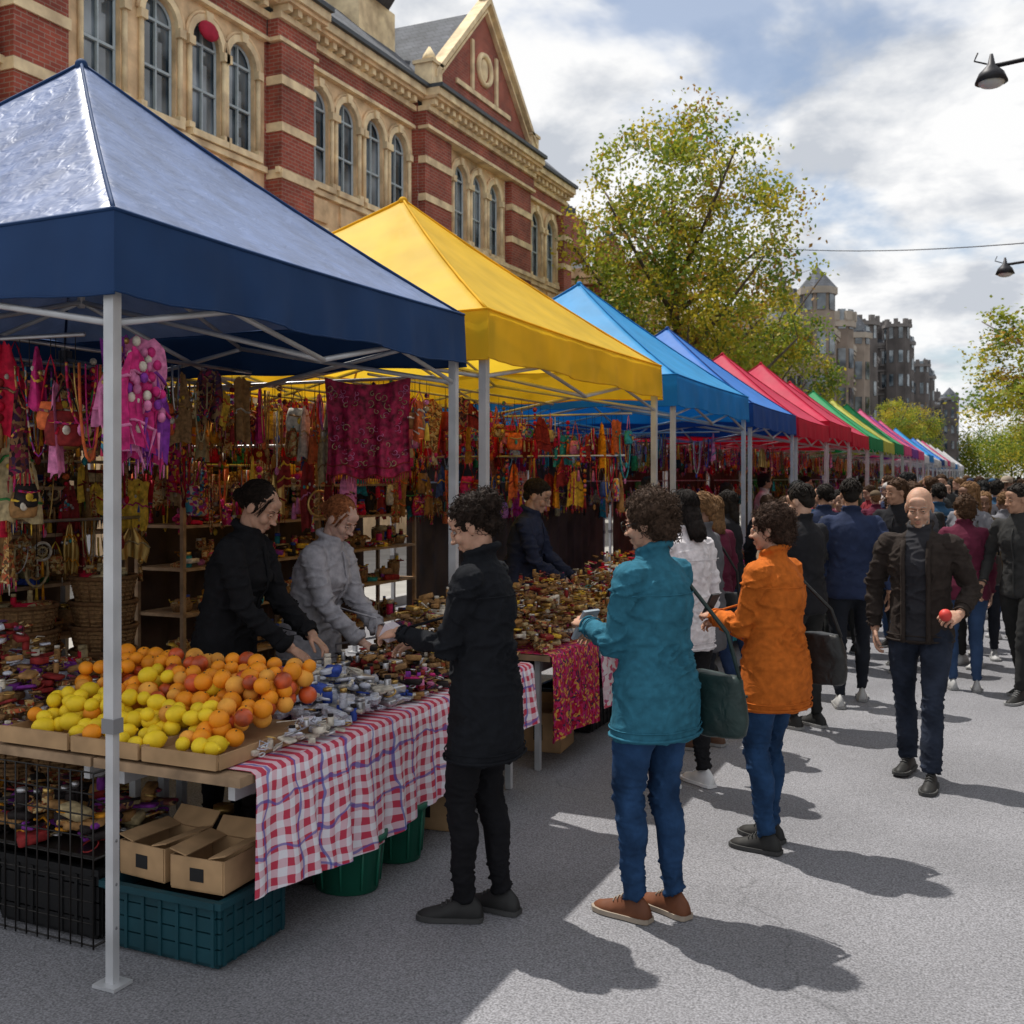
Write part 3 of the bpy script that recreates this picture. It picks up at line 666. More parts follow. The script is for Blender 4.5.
def hangline(mb, p0, p1, n, r, pal, jz=.14, L=None):
    p0 = V(p0); p1 = V(p1); mb.add(tube([p0, p1], .01, 6), 20)
    for i in range(n):
        q = p0.lerp(p1, (i + r.uniform(.1, .9)) / n); dz = r.random() * jz
        if dz > .05: mb.add(tube([q, (q.x, q.y, q.z - dz)], .002, 3), 8)
        hang(mb, (q.x, q.y, q.z - dz), r, pal, L)
def item(mb, x, y, z, r, pal, k=1.):
    t = r.random(); m = r.choice(pal); yaw = r.random() * 3
    if t < .4:
        s = (r.uniform(.04, .12) * k, r.uniform(.04, .12) * k, r.uniform(.012, .04) * k); M3 = Matrix.Rotation(r.uniform(-.3, .3), 3, 'X')
        a, b, h = s[0] / 2, s[1] / 2, s[2]
        Rz = Matrix.Rotation(yaw, 3, 'Z'); rings = []
        for zz, sc in ((0, .94), (.15, 1), (.85, 1), (1, .92)):
            rings.append([V((x, y, z)) + Rz @ (M3 @ V((cc[0] * a * sc, cc[1] * b * sc, zz * h))) for cc in ((-1, -.8), (-.8, -1), (.8, -1), (1, -.8), (1, .8), (.8, 1), (-.8, 1), (-1, .8))])
        mb.add(loft(rings), m)
    elif t < .52: mb.add(ell((x, y, z + .015 * k), (r.uniform(.012, .035) * k, r.uniform(.012, .035) * k, r.uniform(.008, .018) * k), 8, 6), m)
    elif t < .7:
        mb.add(torus((x, y, z + .015), r.uniform(.018, .036) * k, r.uniform(.003, .006) * k, 12, 5, Matrix.Rotation(r.uniform(-.5, .5), 3, 'X')), r.choice(pal + [19, 20]))
    elif t < .88:
        pts = [(x + r.uniform(-.06, .06) * k, y + r.uniform(-.06, .06) * k, z + r.uniform(.005, .04)) for _ in range(5)]
        mb.add(tube(pts, r.uniform(.003, .009) * k, 5), m)
    else:
        h = r.uniform(.05, .1) * k; rr = r.uniform(.014, .026) * k
        mb.add(tube([(x, y, z), (x, y, z + h * .1), (x, y, z + h * .7), (x, y, z + h * .8)], [rr * .9, rr, rr, rr * .8], 10), m); mb.add(tube([(x, y, z + h * .8), (x, y, z + h)], [rr * .9, rr * .9], 10), r.choice([19, 8, 7, 20]))
def pile(mb, x0, x1, y0, y1, z, n, r, pal, dome=.05, k=1.):
    for _ in range(n):
        u, v = r.random(), r.random(); hh = dome * 4 * sqrt(max(u * (1 - u) * v * (1 - v) * 4, 0)) * .5 * r.random() * 2
        sub = [pal[(int(v * 7) * 3 + j) % len(pal)] for j in range(3)] if r.random() < .6 else pal
        item(mb, x0 + (x1 - x0) * u, y0 + (y1 - y0) * v, z + hh, r, sub, k)

WOOD = M('wood_table', (.3, .2, .12), .7, .3, 12); CARD = M('cardboard', (.38, .24, .125), .85, .2, 9)
def table(name, x0, x1, y0, y1, z=.7, first=.06):
    mb = MB(); mb.add(bx(x0, x1, y0, y1, z - .035, z), 0, False)
    for x in (x0 + .06, x1 - .1):
        for y in (y0 + first, (y0 + y1) / 2, y1 - .06): mb.add(bx(x - .016, x + .016, y - .016, y + .016, .004, z - .036), 1, False)
    mb.add(bx(x0 + .045, x0 + .075, y0 + .08, y1 - .08, z - .11, z - .05), 1, False)
    mb.add(bx(x1 - .115, x1 - .085, y0 + .08, y1 - .08, z - .11, z - .05), 1, False)
    return mb.obj(name, [WOOD, METAL])
table('trestle_table', -3.1, -2.42, 3.05, 5.6, first=.9); table('trestle_table', -4.5, -3.115, 3.05, 3.72, first=.5); table('trestle_table', -3.1, -2.42, 5.9, 9.2)

def cloth(name, mat, x0, x1, y0, y1, z, drop, seed, fold=.04):
    r = random.Random(seed); n = int((y1 - y0) * 80)
    ph = r.random() * 6; vs = []; fs = []
    prof = [(x0, 0), ((x0 + x1) / 2, 0), (x1 - .01, 0), (x1 + .012, -.012)] + [(x1 + .018, -.03 - drop * k / 9) for k in range(1, 10)]
    for i in range(n + 1):
        y = y0 + (y1 - y0) * i / n
        w = sin(y * 21 + ph + 1.8 * sin(y * 5)) * .6 + sin(y * 43 + 2 * sin(y * 3 + ph)) * .4
        for k, (x, dz) in enumerate(prof):
            t = max(0, (k - 3) / 9)
            vs.append((x + fold * t * (w + .6), y + .02 * t * sin(y * 13 + ph), z + .006 + dz + t * .03 * sin(y * 4.1 + ph) + .012 * t * w))
    m = len(prof)
    for i in range(n):
        for k in range(m - 1): fs.append((i * m + k, (i + 1) * m + k, (i + 1) * m + k + 1, i * m + k + 1))
    mb = MB(); mb.add((vs, fs), 0); return mb.obj(name, [mat])
def plaid():
    m = bpy.data.materials.new('plaid_cloth'); m.use_nodes = True; nt = m.node_tree; b = nt.nodes['Principled BSDF']; L = nt.links.new
    tc = nd(nt, 'ShaderNodeTexCoord'); s = nd(nt, 'ShaderNodeSeparateXYZ'); L(tc.outputs['Object'], s.inputs[0])
    nz = nd(nt, 'ShaderNodeTexNoise'); nz.inputs['Scale'].default_value = 5; L(tc.outputs['Object'], nz.inputs['Vector'])
    def stripe(src, scale, off, th):
        a = nd(nt, 'ShaderNodeMath', operation='MULTIPLY_ADD'); a.inputs[1].default_value = scale; a.inputs[2].default_value = off; L(src, a.inputs[0])
        ad = nd(nt, 'ShaderNodeMath', operation='MULTIPLY_ADD'); ad.inputs[1].default_value = .9; L(nz.outputs['Fac'], ad.inputs[0]); L(a.outputs[0], ad.inputs[2])
        f = nd(nt, 'ShaderNodeMath', operation='FRACT'); L(ad.outputs[0], f.inputs[0]); g = nd(nt, 'ShaderNodeMath', operation='LESS_THAN'); g.inputs[1].default_value = th; L(f.outputs[0], g.inputs[0]); return g.outputs[0]
    def mixc(prev, fac, col, k):
        ml = nd(nt, 'ShaderNodeMath', operation='MULTIPLY'); ml.inputs[1].default_value = k; L(fac, ml.inputs[0])
        x = nd(nt, 'ShaderNodeMix', data_type='RGBA'); L(ml.outputs[0], x.inputs[0]); L(prev, x.inputs[6]); x.inputs[7].default_value = (*col, 1); return x.outputs[2]
    def mul(a, b_):
        x = nd(nt, 'ShaderNodeMath', operation='MULTIPLY'); L(a, x.inputs[0]); L(b_, x.inputs[1]); return x.outputs[0]
    c = nd(nt, 'ShaderNodeRGB'); c.outputs[0].default_value = (.76, .74, .8, 1); c = c.outputs[0]
    ya, za = stripe(s.outputs[1], 17, 0, .5), stripe(s.outputs[2], 17, 0, .5)
    for q in (ya, za): c = mixc(c, q, (.6, .08, .16), .42)
    c = mixc(c, mul(ya, za), (.5, .012, .05), .9)
    c = mixc(c, stripe(s.outputs[1], 5.67, .56, .07), (.06, .1, .42), .75); c = mixc(c, stripe(s.outputs[2], 5.67, .3, .07), (.06, .1, .42), .7)
    L(c, b.inputs['Base Color']); b.inputs['Roughness'].default_value = .9
    return m
PLAID = plaid()
cloth('plaid_tablecloth', PLAID, -3.08, -2.42, 3.12, 4.9, .7, .44, 3)
cloth('plaid_tablecloth', PLAID, -3.08, -2.42, 4.92, 5.62, .7, .33, 5)
cloth('red_tablecloth', GM[15], -3.08, -2.42, 5.9, 6.7, .7, .5, 8)
cloth('flowered_tablecloth', cellmat('flower_cloth', [(.68, .55, .57), (.62, .45, .5), (.55, .1, .14), (.63, .58, .6), (.45, .08, .18), (.68, .63, .63)], 34), -3.08, -2.42, 6.72, 9.2, .7, .42, 9)

FM = [M('orange_fruit', (.78, .27, .012), .55, .18, 12, .0006, 250, spec=.3), M('lemon_fruit', (.82, .58, .02), .55, .16, 12, .0006, 200, spec=.3), M('red_apple', (.5, .08, .02), .4, .5, 14, spec=.45), M('peach_fruit', (.8, .34, .05), .65, .35, 10), CARD, M('fruit_stem', (.08, .07, .03), .8, 0)]
r = random.Random(3); mb = MB()
def fruit(x, y, z, k):
    rr = r.uniform(.029, .041); s = (rr, rr * 1.0, rr * .95)
    if k == 1: s = (rr * 1.14, rr * .9, rr * .9)
    R3 = Matrix.Rotation(r.random() * 3, 3, 'Z') @ Matrix.Rotation(r.uniform(-.9, .9), 3, 'X')
    mb.add(ell((x, y, z), s, 14, 10, R3), k)
    if k == 1: mb.add(ell(V((x, y, z)) + R3 @ V((s[0] * .95, 0, 0)), (.009, .008, .008), 6, 5), 1)
    else: mb.add(tube([V((x, y, z)) + R3 @ V((0, 0, s[2] * .93)), V((x, y, z)) + R3 @ V((.003, 0, s[2] * 1.08))], .003, 5), 5)
for yi in range(9):
    for xi in range(14):
        y = 3.12 + yi * .072; x = -2.6 - xi * .072 - (yi % 2) * .036
        for lay in range(1 + (yi > 1) + (yi > 4)):
            if yi < 4: k = r.choices([1, 0, 3], [10, .6, .8])[0]
            elif yi < 7: k = r.choices([1, 0, 3, 2], [2, 6, 3, .5])[0]
            else: k = r.choices([0, 3, 2, 1], [4, 3, 2, .3])[0]
            if xi < 2 and yi > 1: k = r.choices([0, 3, 2], [5, 3, 1.2])[0]
            if r.random() < .05: continue
            fruit(x + r.uniform(-.018, .018), y + r.uniform(-.018, .018), .765 + lay * .05 + yi * .013 + r.uniform(-.012, .014), k)
mb.obj('fruit_display', FM)
mb = MB()
for k, (x0, x1) in enumerate(((-2.87, -2.53), (-3.22, -2.89), (-3.6, -3.24))):
    mb.add(bx(x0, x1, 3.07, 3.74, .712, .735), 0, False); mb.add(bx(x0, x1, 3.055, 3.067, .712, .765 + .005 * k), 0, False)
    mb.add(bx(x0 - .007, x0 - .001, 3.07, 3.74, .712, .765), 0, False); mb.add(bx(x1 + .001, x1 + .007, 3.07, 3.74, .712, .765), 0, False)
mb.obj('fruit_tray', [CARD])

mb = MB(); r = random.Random(8)
pile(mb, -3.05, -2.5, 3.8, 4.4, .715, 380, r, [21, 21, 21, 6, 7, 20, 7, 21], .08, .95)
pile(mb, -2.52, -2.44, 3.2, 3.8, .715, 50, r, [21, 7, 20, 7], .04, .6)
pile(mb, -3.05, -2.48, 4.35, 4.8, .715, 380, r, [8, 8, 18, 13, 9, 9, 20, 22], .1, .65)
pile(mb, -3.05, -2.48, 4.75, 5.6, .715, 950, r, BROWN, .2, .66)
pile(mb, -2.62, -2.48, 4.4, 4.7, .74, 30, r, [1, 12, 5], .05, .7)
pile(mb, -4.45, -3.62, 3.1, 3.7, .715, 700, r, [5, 13, 18, 7, 17, 9, 21, 22, 9], .2, .7)
pile(mb, -3.3, -3.0, 3.76, 3.95, .715, 100, r, [21, 21, 7, 20], .1, .9)
mb.obj('trinket_display', GM)
mb = MB()
pile(mb, -3.05, -2.48, 5.95, 7.2, .715, 1100, r, BROWN + [13], .2, .64)
pile(mb, -3.05, -2.48, 7.2, 9.15, .715, 1300, r, BROWN + [0, 15, 2, 4, 13, 16, 11], .22, .68)
mb.obj('trinket_display', GM)

BACK = M('stall_backdrop', (.08, .05, .035), .9, .4, 3, fold=.04, fscale=4)
for y0, y1 in ((2.8, 5.4), (5.85, 9.2)):
    mb = MB(); rows = [[(-5.8 + .02 * sin(y * 20) * (2.3 - z), y, z) for y in np.linspace(y0, y1, 90)] for z in np.linspace(2.35, .1, 8)]
    mb.add(loft(rows, False, False), 0); mb.obj('stall_curtain', [BACK])
    mb = MB(); r = random.Random(int(y0 * 10))
    for z in (.45, .8, 1.12, 1.42, 1.7):
        mb.add(bx(-5.6, -5.15, y0 + .05, y1 - .05, z - .02, z), 0, False)
        y = y0 + .12
        while y < y1 - .15:
            w = r.uniform(.08, .18)
            if r.random() < .5:
                R0 = w * .45; h = r.uniform(.06, .16)
                mb.add(tube([(-5.32, y + w / 2, z + .001), (-5.32, y + w / 2, z + h * .7), (-5.32, y + w / 2, z + h)], [R0 * .8, R0, R0 * .97], 12), r.choice([23, 23, 10, 18, 15]))
                for _ in range(7): item(mb, -5.32 + r.uniform(-.05, .05), y + w / 2 + r.uniform(-.04, .04), z + h - .01, r, [1 + q for q in GOLD])
            else:
                for k in range(6): item(mb, -5.3 + r.uniform(-.1, .12), y + r.uniform(0, w), z + r.choice([0, .03, .06]), r, [1 + q for q in ALL + [22, 22, 17, 7, 14]], 1.4)
            y += w + .005
    for yy in (y0 + .05, (y0 + y1) / 2, y1 - .05):
        for xx in (-5.58, -5.17): mb.add(bx(xx - .015, xx + .015, yy - .015, yy + .015, .004, 1.9), 0, False)
    mb.obj('display_shelf', [WOOD] + GM)
# stacked wicker baskets at the left of the stall
r = random.Random(12)
for bxx, byy, nn in ((-4.35, 4.1, 6), (-4.72, 4.15, 8), (-4.5, 4.5, 9), (-4.95, 4.4, 7)):
    mb = MB(); z = .006
    for k in range(nn):
        R0 = .17 + .01 * r.random(); h = .13; N = 30
        def rg_(rr, zz): return [(rr * cos(2 * pi * j / N), rr * sin(2 * pi * j / N), zz) for j in range(N)]
        mb.add(loft([rg_(R0 * .82, z), rg_(R0, z + h), rg_(R0 * .95, z + h), rg_(R0 * .8, z + .015)]), 0)
        for t in range(6): mb.add(torus((0, 0, z + .012 + t * h / 5.6), R0 * (.83 + .165 * t / 5), .008, 24, 5), 0)
        for j in range(15):
            a = j * 2 * pi / 15; mb.add(tube([(R0 * .84 * cos(a), R0 * .84 * sin(a), z), (R0 * 1.01 * cos(a), R0 * 1.01 * sin(a), z + h)], .006, 4), 1)
        mb.add(torus((0, 0, z + h), R0, .013, 24, 6), 1); z += h + .004
    for _ in range(30): item(mb, r.uniform(-.09, .09), r.uniform(-.09, .09), z - .02, r, [2, 3, 4], 1.)
    mb.obj('wicker_basket', [GM[22], M('wicker_rim', (.17, .085, .035), .85, .3, 40), GM[17], GM[0], GM[14]], (bxx, byy, 0))

mb = MB(); r = random.Random(21)
BEADS = GOLD + [7, 14, 17, 3, 19]
for x, z, n, pl in ((-5.6, 2.32, 44, MIX), (-5.3, 2.3, 42, BEADS), (-5.0, 2.34, 42, MIX), (-4.6, 2.36, 36, GOLD + REDS), (-4.2, 2.4, 24, MIX)): hangline(mb, (x, 2.9, z), (x, 5.4, z), n, r, pl)
hangline(mb, (-5.5, 2.9, 1.85), (-5.05, 5.4, 1.85), 46, r, BEADS + MIX); hangline(mb, (-5.1, 2.9, 1.5), (-5.05, 5.4, 1.5), 30, r, BEADS)
hangline(mb, (-5.6, 3.0, 2.32), (-3.3, 3.2, 2.32), 44, r, REDS + [3, 14, 17, 0, 13], .2); hangline(mb, (-5.6, 3.3, 1.98), (-3.8, 3.4, 1.98), 36, r, MIX + GOLD, .2)
hangline(mb, (-5.6, 3.35, 1.65), (-4.0, 3.45, 1.65), 26, r, GOLD + MIX, .25)
hangline(mb, (-5.6, 5.45, 2.33), (-2.95, 5.45, 2.33), 46, r, MIX + GOLD, .2); hangline(mb, (-5.6, 5.5, 1.95), (-3.5, 5.5, 1.95), 34, r, REDS + GOLD, .2)
mb.obj('hanging_merchandise', GM)
mb = MB(); r = random.Random(22)
for x, n, z, pl in ((-5.7, 52, 2.32, MIX), (-5.3, 48, 2.3, MIX), (-4.9, 42, 2.36, GOLD + REDS), (-4.5, 36, 2.38, MIX), (-4.1, 28, 2.42, REDS), (-3.7, 20, 2.42, MIX)): hangline(mb, (x, 5.95, z), (x, 9.1, z), n, r, pl)
hangline(mb, (-5.6, 6., 1.85), (-5.1, 9.1, 1.85), 46, r, MIX + [17])
hangline(mb, (-5.7, 9.1, 2.32), (-2.95, 9.1, 2.32), 54, r, REDS + [0, 11, 2, 4, 7], .2); hangline(mb, (-5.7, 9.05, 1.95), (-3.0, 9.05, 1.95), 48, r, REDS + [2, 11, 9, 6, 3], .2)
mb.obj('hanging_merchandise', GM)
def textile(name, c, w, h, yaw, mat, border):
    mb = MB(); rows = []; rr_ = random.Random(int(w * 1000))
    for k in range(21):
        row = []
        for i in range(37):
            u = i / 36 * 2 - 1; t = k / 20; cx, sx = cos(yaw), sin(yaw)
            o = (.03 * sin(u * 7 + t * 2.5) + .016 * sin(u * 17 + 1 - t * 3)) * (.3 + t); a = u * w / 2 * (1 - .05 * sin(t * 3))
            row.append((c[0] + a * cx - o * sx, c[1] + a * sx + o * cx, c[2] - t * h - .045 * (1 - u * u) * (1 - t * .5) + .012 * sin(u * 9) * t))
        rows.append(row)
    mb.add(loft(rows, False, False), 0)
    mb.add(tube(rows[-1], .005, 5), 1); mb.add(tube([(p[0], p[1] - .006, p[2]) for p in rows[-3]], .004, 5), 1)
    cx, sx = cos(yaw), sin(yaw)
    for _ in range(90):
        k = rr_.randint(2, 17); i = rr_.randint(2, 34); p = V(rows[k][i]) + V((sx * .008, -cx * .008, 0)); R0 = rr_.uniform(.008, .028); ph = rr_.random() * 6
        pts = [p + V((cx, sx, 0)) * (R0 * (1 - t * .09) * cos(ph + t * .7)) + V((0, 0, 1)) * (R0 * (1 - t * .09) * sin(ph + t * .7)) for t in range(9)]
        mb.add(tube(pts, .0022, 4), rr_.choice([1, 2, 3]))
    for i in range(37): q = rows[-1][i]; mb.add(tube([q, (q[0], q[1], q[2] - .04)], [.004, .002], 4), 0)
    mb.obj(name, [mat, border, GM[12], GM[14]])
MAG = M('magenta_silk', (.30, .012, .055), .6, .7, 30, fold=.01, fscale=18)
textile('embroidered_textile', (-3.3, 5.3, 2.33), .5, .55, .35, MAG, GM[13])
mb = MB(); r = random.Random(31)
for k in range(14): hang(mb, (-2.84 - r.random() * .14, 2.98 + r.random() * .14, 2.28 - r.random() * .15), r, [1, 12, 12, 5, 1, 16], r.uniform(.25, .4))
for k in range(110):
    a = r.random() * 6; rd = .09 * sqrt(r.random()); mb.add(ell((-2.88 + rd * cos(a), 3.05 + rd * sin(a), 2.06 + r.gauss(0, .08)), (.016, .016, .02), 7, 5), r.choice([1, 12, 12, 5, 7]))
for k in range(50):
    a = r.random() * 6; rd = .09 * r.random(); p = (-2.88 + rd * cos(a), 3.05 + rd * sin(a), 2.0 - r.random() * .12); mb.add(tube([p, (p[0] + r.gauss(0, .02), p[1], p[2] - .1)], [.008, .002], 4), r.choice([1, 12, 5]))
mb.obj('scarf_bundle', GM)

def stall(seed, pal):
    mb = MB(); r = random.Random(seed)
    mb.add(bx(1.15, 1.83, -1.45, 1.45, .66, .7), 23, False)
    for y in (-1.38, 1.38):
        for x in (1.2, 1.78): mb.add(bx(x - .02, x + .02, y - .02, y + .02, 0, .66), 23, False)
    m = r.choice(pal); rows = []
    for k in range(5): rows.append([(1.85 + .02 * (k / 4) * (sin(y * 17) + 1), y, .705 - k * .14) for y in np.linspace(-1.45, 1.45, 60)])
    mb.add(loft(rows, False, False), m); pile(mb, 1.2, 1.8, -1.4, 1.4, .70, 260, r, pal, .2, 1.1)
    for x, z, n in ((-1.3, 2.3, 24), (-.4, 2.35, 20), (-1.35, 1.7, 20)): hangline(mb, (x, -1.4, z), (x, 1.4, z), n, r, pal)
    hangline(mb, (-1.3, 1.42, 2.3), (1.2, 1.42, 2.3), 24, r, pal)
    rows = [[(-1.45 + .02 * sin(y * 20), y, z) for y in np.linspace(-1.45, 1.45, 50)] for z in (2.3, 1.2, .1)]
    mb.add(loft(rows, False, False), 24)
    return mb.mesh('market_stall', GM + [WOOD, BACK])
sm = [stall(1, ALL), stall(2, MIX + GOLD), stall(3, ALL + [4, 6, 7])]
for i, (c, y, s) in enumerate(TENTS[2:18]): put('market_stall', sm[i % 3], (-4.25, y, .004))
for i, (c, y, s) in enumerate(TENTS[2:9]): ped(-3.5, y + rg.uniform(-.6, .6), -85)

TEAL = M('teal_plastic', (.006, .045, .06), .55, .2, spec=.3); GRN = M('green_plastic', (.01, .12, .075), .5, .2, spec=.35); BLK = M('black_plastic', (.012, .012, .013), .45, 0)
def crate(name, c, s, mat, rz=0):
    mb = MB(); x, y, h = s[0] / 2, s[1] / 2, s[2]
    for sx in (-1, 1):
        for k in range(4): mb.add(bx(sx * x - .007, sx * x + .007, -y, y, .02 + k * h * .25, .02 + k * h * .25 + h * .225), 0, False)
        for k in range(4): mb.add(bx(-x + .009, x - .009, sx * y - .007, sx * y + .007, .02 + k * h * .25, .02 + k * h * .25 + h * .225), 0, False)
        for t in np.linspace(-1, 1, 7):
            mb.add(bx(sx * (x + .009) - .004, sx * (x + .009) + .004, t * (y - .02) - .007, t * (y - .02) + .007, .012, h * .97), 0, False)
            mb.add(bx(t * (x - .02) - .007, t * (x - .02) + .007, sx * (y + .009) - .004, sx * (y + .009) + .004, .012, h * .97), 0, False)
    for sx in (-1, 1):
        mb.add(bx(sx * (x + .01) - .014, sx * (x + .01) + .014, -y - .02, y + .02, h, h + .025), 0, False)
        mb.add(bx(-x + .005, x - .005, sx * (y + .01) - .014, sx * (y + .01) + .014, h, h + .025), 0, False)
    mb.add(bx(-x + .01, x - .01, -y + .01, y - .01, 0, .015), 0, False)
    mb.add(bx(-x + .012, x - .012, -y + .012, y - .012, .016, h * .85), 1, False)
    mb.obj(name, [mat, BLK], (c[0], c[1], c[2]), (0, 0, rz))
crate('plastic_crate', (-2.78, 3.25, .006), (.52, .38, .22), TEAL); crate('plastic_crate', (-3.35, 3.25, .006), (.5, .36, .25), BLK); crate('plastic_crate', (-3.9, 3.3, .006), (.5, .36, .3), BLK)
def carton(c, s, rz):
    mb = MB(); x, y, h = s[0] / 2, s[1] / 2, s[2]
    mb.add(bx(-x, x, -y, y, 0, .006), 0, False)
    for sx in (-1, 1):
        mb.add(bx(sx * x - .003, sx * x + .003, -y, y, .007, h), 0, False); mb.add(bx(-x + .004, x - .004, sx * y - .003, sx * y + .003, .007, h), 0, False)
        mb.add(box((sx * (x - .03), 0, h + .012), (.075, y * 2, .005), 0, Matrix.Rotation(-sx * .25, 3, 'Y')), 0, False)
    mb.add(box((0, y + .03, h + .03), (x * 2 - .02, .08, .005), 0, Matrix.Rotation(.8, 3, 'X')), 0, False)
    mb.add(bx(-.03, .03, -y - .0045, -y - .0035, h * .3, h * .7), 1, False)
    mb.obj('cardboard_box', [CARD, BLK], c, (0, 0, rz))
carton((-2.64, 3.2, .262), (.23, .24, .12), .05); carton((-2.9, 3.22, .262), (.23, .24, .125), -.08); carton((-2.62, 4.85, .006), (.26, .26, .2), .1); carton((-2.7, 6.5, .006), (.3, .3, .25), .1)
def tub(c, rr, h, mat):
    mb = MB(); N = 28
    def ring(r_, z): return [(r_ * cos(2 * pi * j / N), r_ * sin(2 * pi * j / N) * .85, z) for j in range(N)]
    mb.add(loft([ring(rr * .82, 0), ring(rr * .97, h * .9), ring(rr * 1.06, h * .9), ring(rr * 1.07, h), ring(rr * .97, h), ring(rr * .92, h * .85), ring(rr * .8, .02)]), 0)
    for k in range(10):
        a = k * pi / 5; mb.add(tube([(rr * .86 * cos(a), rr * .86 * sin(a) * .85, .02), (rr * .97 * cos(a), rr * .97 * sin(a) * .85, h * .88)], .006, 5), 0)
    mb.obj('plastic_tub', [mat], c)
tub((-2.55, 3.93, .006), .17, .24, GRN); tub((-2.55, 4.33, .006), .15, .26, GRN); tub((-2.66, 5.4, .006), .17, .22, TEAL)
for y, mm in ((7.2, BLK), (8.1, TEAL), (8.8, GRN)): crate('plastic_crate', (-2.75, y, .006), (.4, .5, .26), mm)
mb2 = MB()
for x in np.linspace(-3.9, -3.05, 16): mb2.add(tube([(x, 3.0, .01), (x, 3.0, .66)], .0034, 5), 0)
for z in np.linspace(.02, .66, 9): mb2.add(tube([(-3.9, 3.004, z), (-3.05, 3.004, z)], .0034, 5), 0)
for x in (-3.9, -3.05):
    for z in (.02, .34, .66): mb2.add(tube([(x, 3.0, z), (x, 3.5, z)], .005, 5), 0)
mb2.add(bx(-3.88, -3.07, 3.03, 3.48, .325, .34), 0, False)
r = random.Random(4)
for _ in range(260): item(mb2, r.uniform(-3.85, -3.1), r.uniform(3.06, 3.45), r.choice([.345, .38, .42, .46]), r, [2, 8, 9, 13, 8, 5, 18, 17, 14], 1.)
mb2.obj('wire_rack', [DARK] + GM[1:])
mb = MB()
for _ in range(200): item(mb, r.uniform(-3.05, -2.75), r.uniform(3.6, 5.4), r.choice([.01, .05, .1, .2]), r, [8, 8, 13, 18, 22], 2.)
mb.obj('stored_stock', GM)

# ------------------------------------------------------------------ GROUND
def asphalt():
    m = bpy.data.materials.new('asphalt'); m.use_nodes = True; nt = m.node_tree; b = nt.nodes['Principled BSDF']; L = nt.links.new
    tc = nd(nt, 'ShaderNodeTexCoord')
    def noi(s, d):
        n_ = nd(nt, 'ShaderNodeTexNoise'); n_.inputs['Scale'].default_value = s; n_.inputs['Detail'].default_value = d; L(tc.outputs['Object'], n_.inputs['Vector']); return n_
    a = noi(.8, 5); f = noi(120, 3)
    r1 = nd(nt, 'ShaderNodeMapRange'); r1.inputs[1].default_value = .35; r1.inputs[2].default_value = .65; r1.inputs[3].default_value = .165; r1.inputs[4].default_value = .215; L(a.outputs['Fac'], r1.inputs[0])
    r2 = nd(nt, 'ShaderNodeMapRange'); r2.inputs[1].default_value = .3; r2.inputs[2].default_value = .7; r2.inputs[3].default_value = .5; r2.inputs[4].default_value = 1.5; L(f.outputs['Fac'], r2.inputs[0])
    mm = nd(nt, 'ShaderNodeMath', operation='MULTIPLY'); L(r1.outputs[0], mm.inputs[0]); L(r2.outputs[0], mm.inputs[1])
    wv = nd(nt, 'ShaderNodeTexVoronoi'); wv.feature = 'DISTANCE_TO_EDGE'; wv.inputs['Scale'].default_value = .2
    ds = noi(1.5, 3); va = nd(nt, 'ShaderNodeVectorMath', operation='MULTIPLY_ADD'); va.inputs[1].default_value = (1.2,) * 3; L(ds.outputs['Color'], va.inputs[0]); L(tc.outputs['Object'], va.inputs[2]); L(va.outputs[0], wv.inputs['Vector'])
    rc = nd(nt, 'ShaderNodeMapRange'); rc.inputs[1].default_value = .0; rc.inputs[2].default_value = .003; rc.inputs[3].default_value = .75; rc.inputs[4].default_value = 1.; L(wv.outputs['Distance'], rc.inputs[0])
    m4 = nd(nt, 'ShaderNodeMath', operation='MULTIPLY'); L(mm.outputs[0], m4.inputs[0]); L(rc.outputs[0], m4.inputs[1])
    cc = nd(nt, 'ShaderNodeCombineColor'); L(m4.outputs[0], cc.inputs[0]); L(m4.outputs[0], cc.inputs[1])
    mb_ = nd(nt, 'ShaderNodeMath', operation='MULTIPLY'); mb_.inputs[1].default_value = 1.08; L(m4.outputs[0], mb_.inputs[0]); L(mb_.outputs[0], cc.inputs[2])
    L(cc.outputs[0], b.inputs['Base Color']); b.inputs['Roughness'].default_value = .85; b.inputs['Specular IOR Level'].default_value = .3
    bp = nd(nt, 'ShaderNodeBump'); bp.inputs['Distance'].default_value = .004; L(f.outputs['Fac'], bp.inputs['Height']); bp.inputs['Strength'].default_value = 1.; L(bp.outputs[0], b.inputs['Normal'])
    return m
ASP = asphalt()
def sheet(name, x0, x1, y0, y1, z, mat):
    mb = MB(); mb.add(([(x0, y0, z), (x1, y0, z), (x1, y1, z), (x0, y1, z)], [(0, 1, 2, 3)]), 0, False); return mb.obj(name, [mat])
sheet('ground', -900, 900, -900, 900, -.004, M('ground_soil', (.1, .1, .08), .9, .3, .5))
sheet('road', -7.5, 3.05, -30, 400, 0.002, ASP)
KERB = M('kerb_stone', (.32, .31, .3), .85, .2, 4)
for x0, x1 in ((-14.9, -7.66), (3.16, 10)):
    mb = MB(); mb.add(bx(x0, x1, -30, 400, -.003, .125), 0, False); mb.obj('pavement', [M('paving_slab', (.3, .29, .27), .9, .15, 2)])
for x in (-7.58, 3.08):
    mb = MB()
    for k in range(215): mb.add(bx(x - .075, x + .075, -30 + k * 2, -28.01 + k * 2, -.003, .13), 0, False)
    mb.obj('kerb', [KERB])

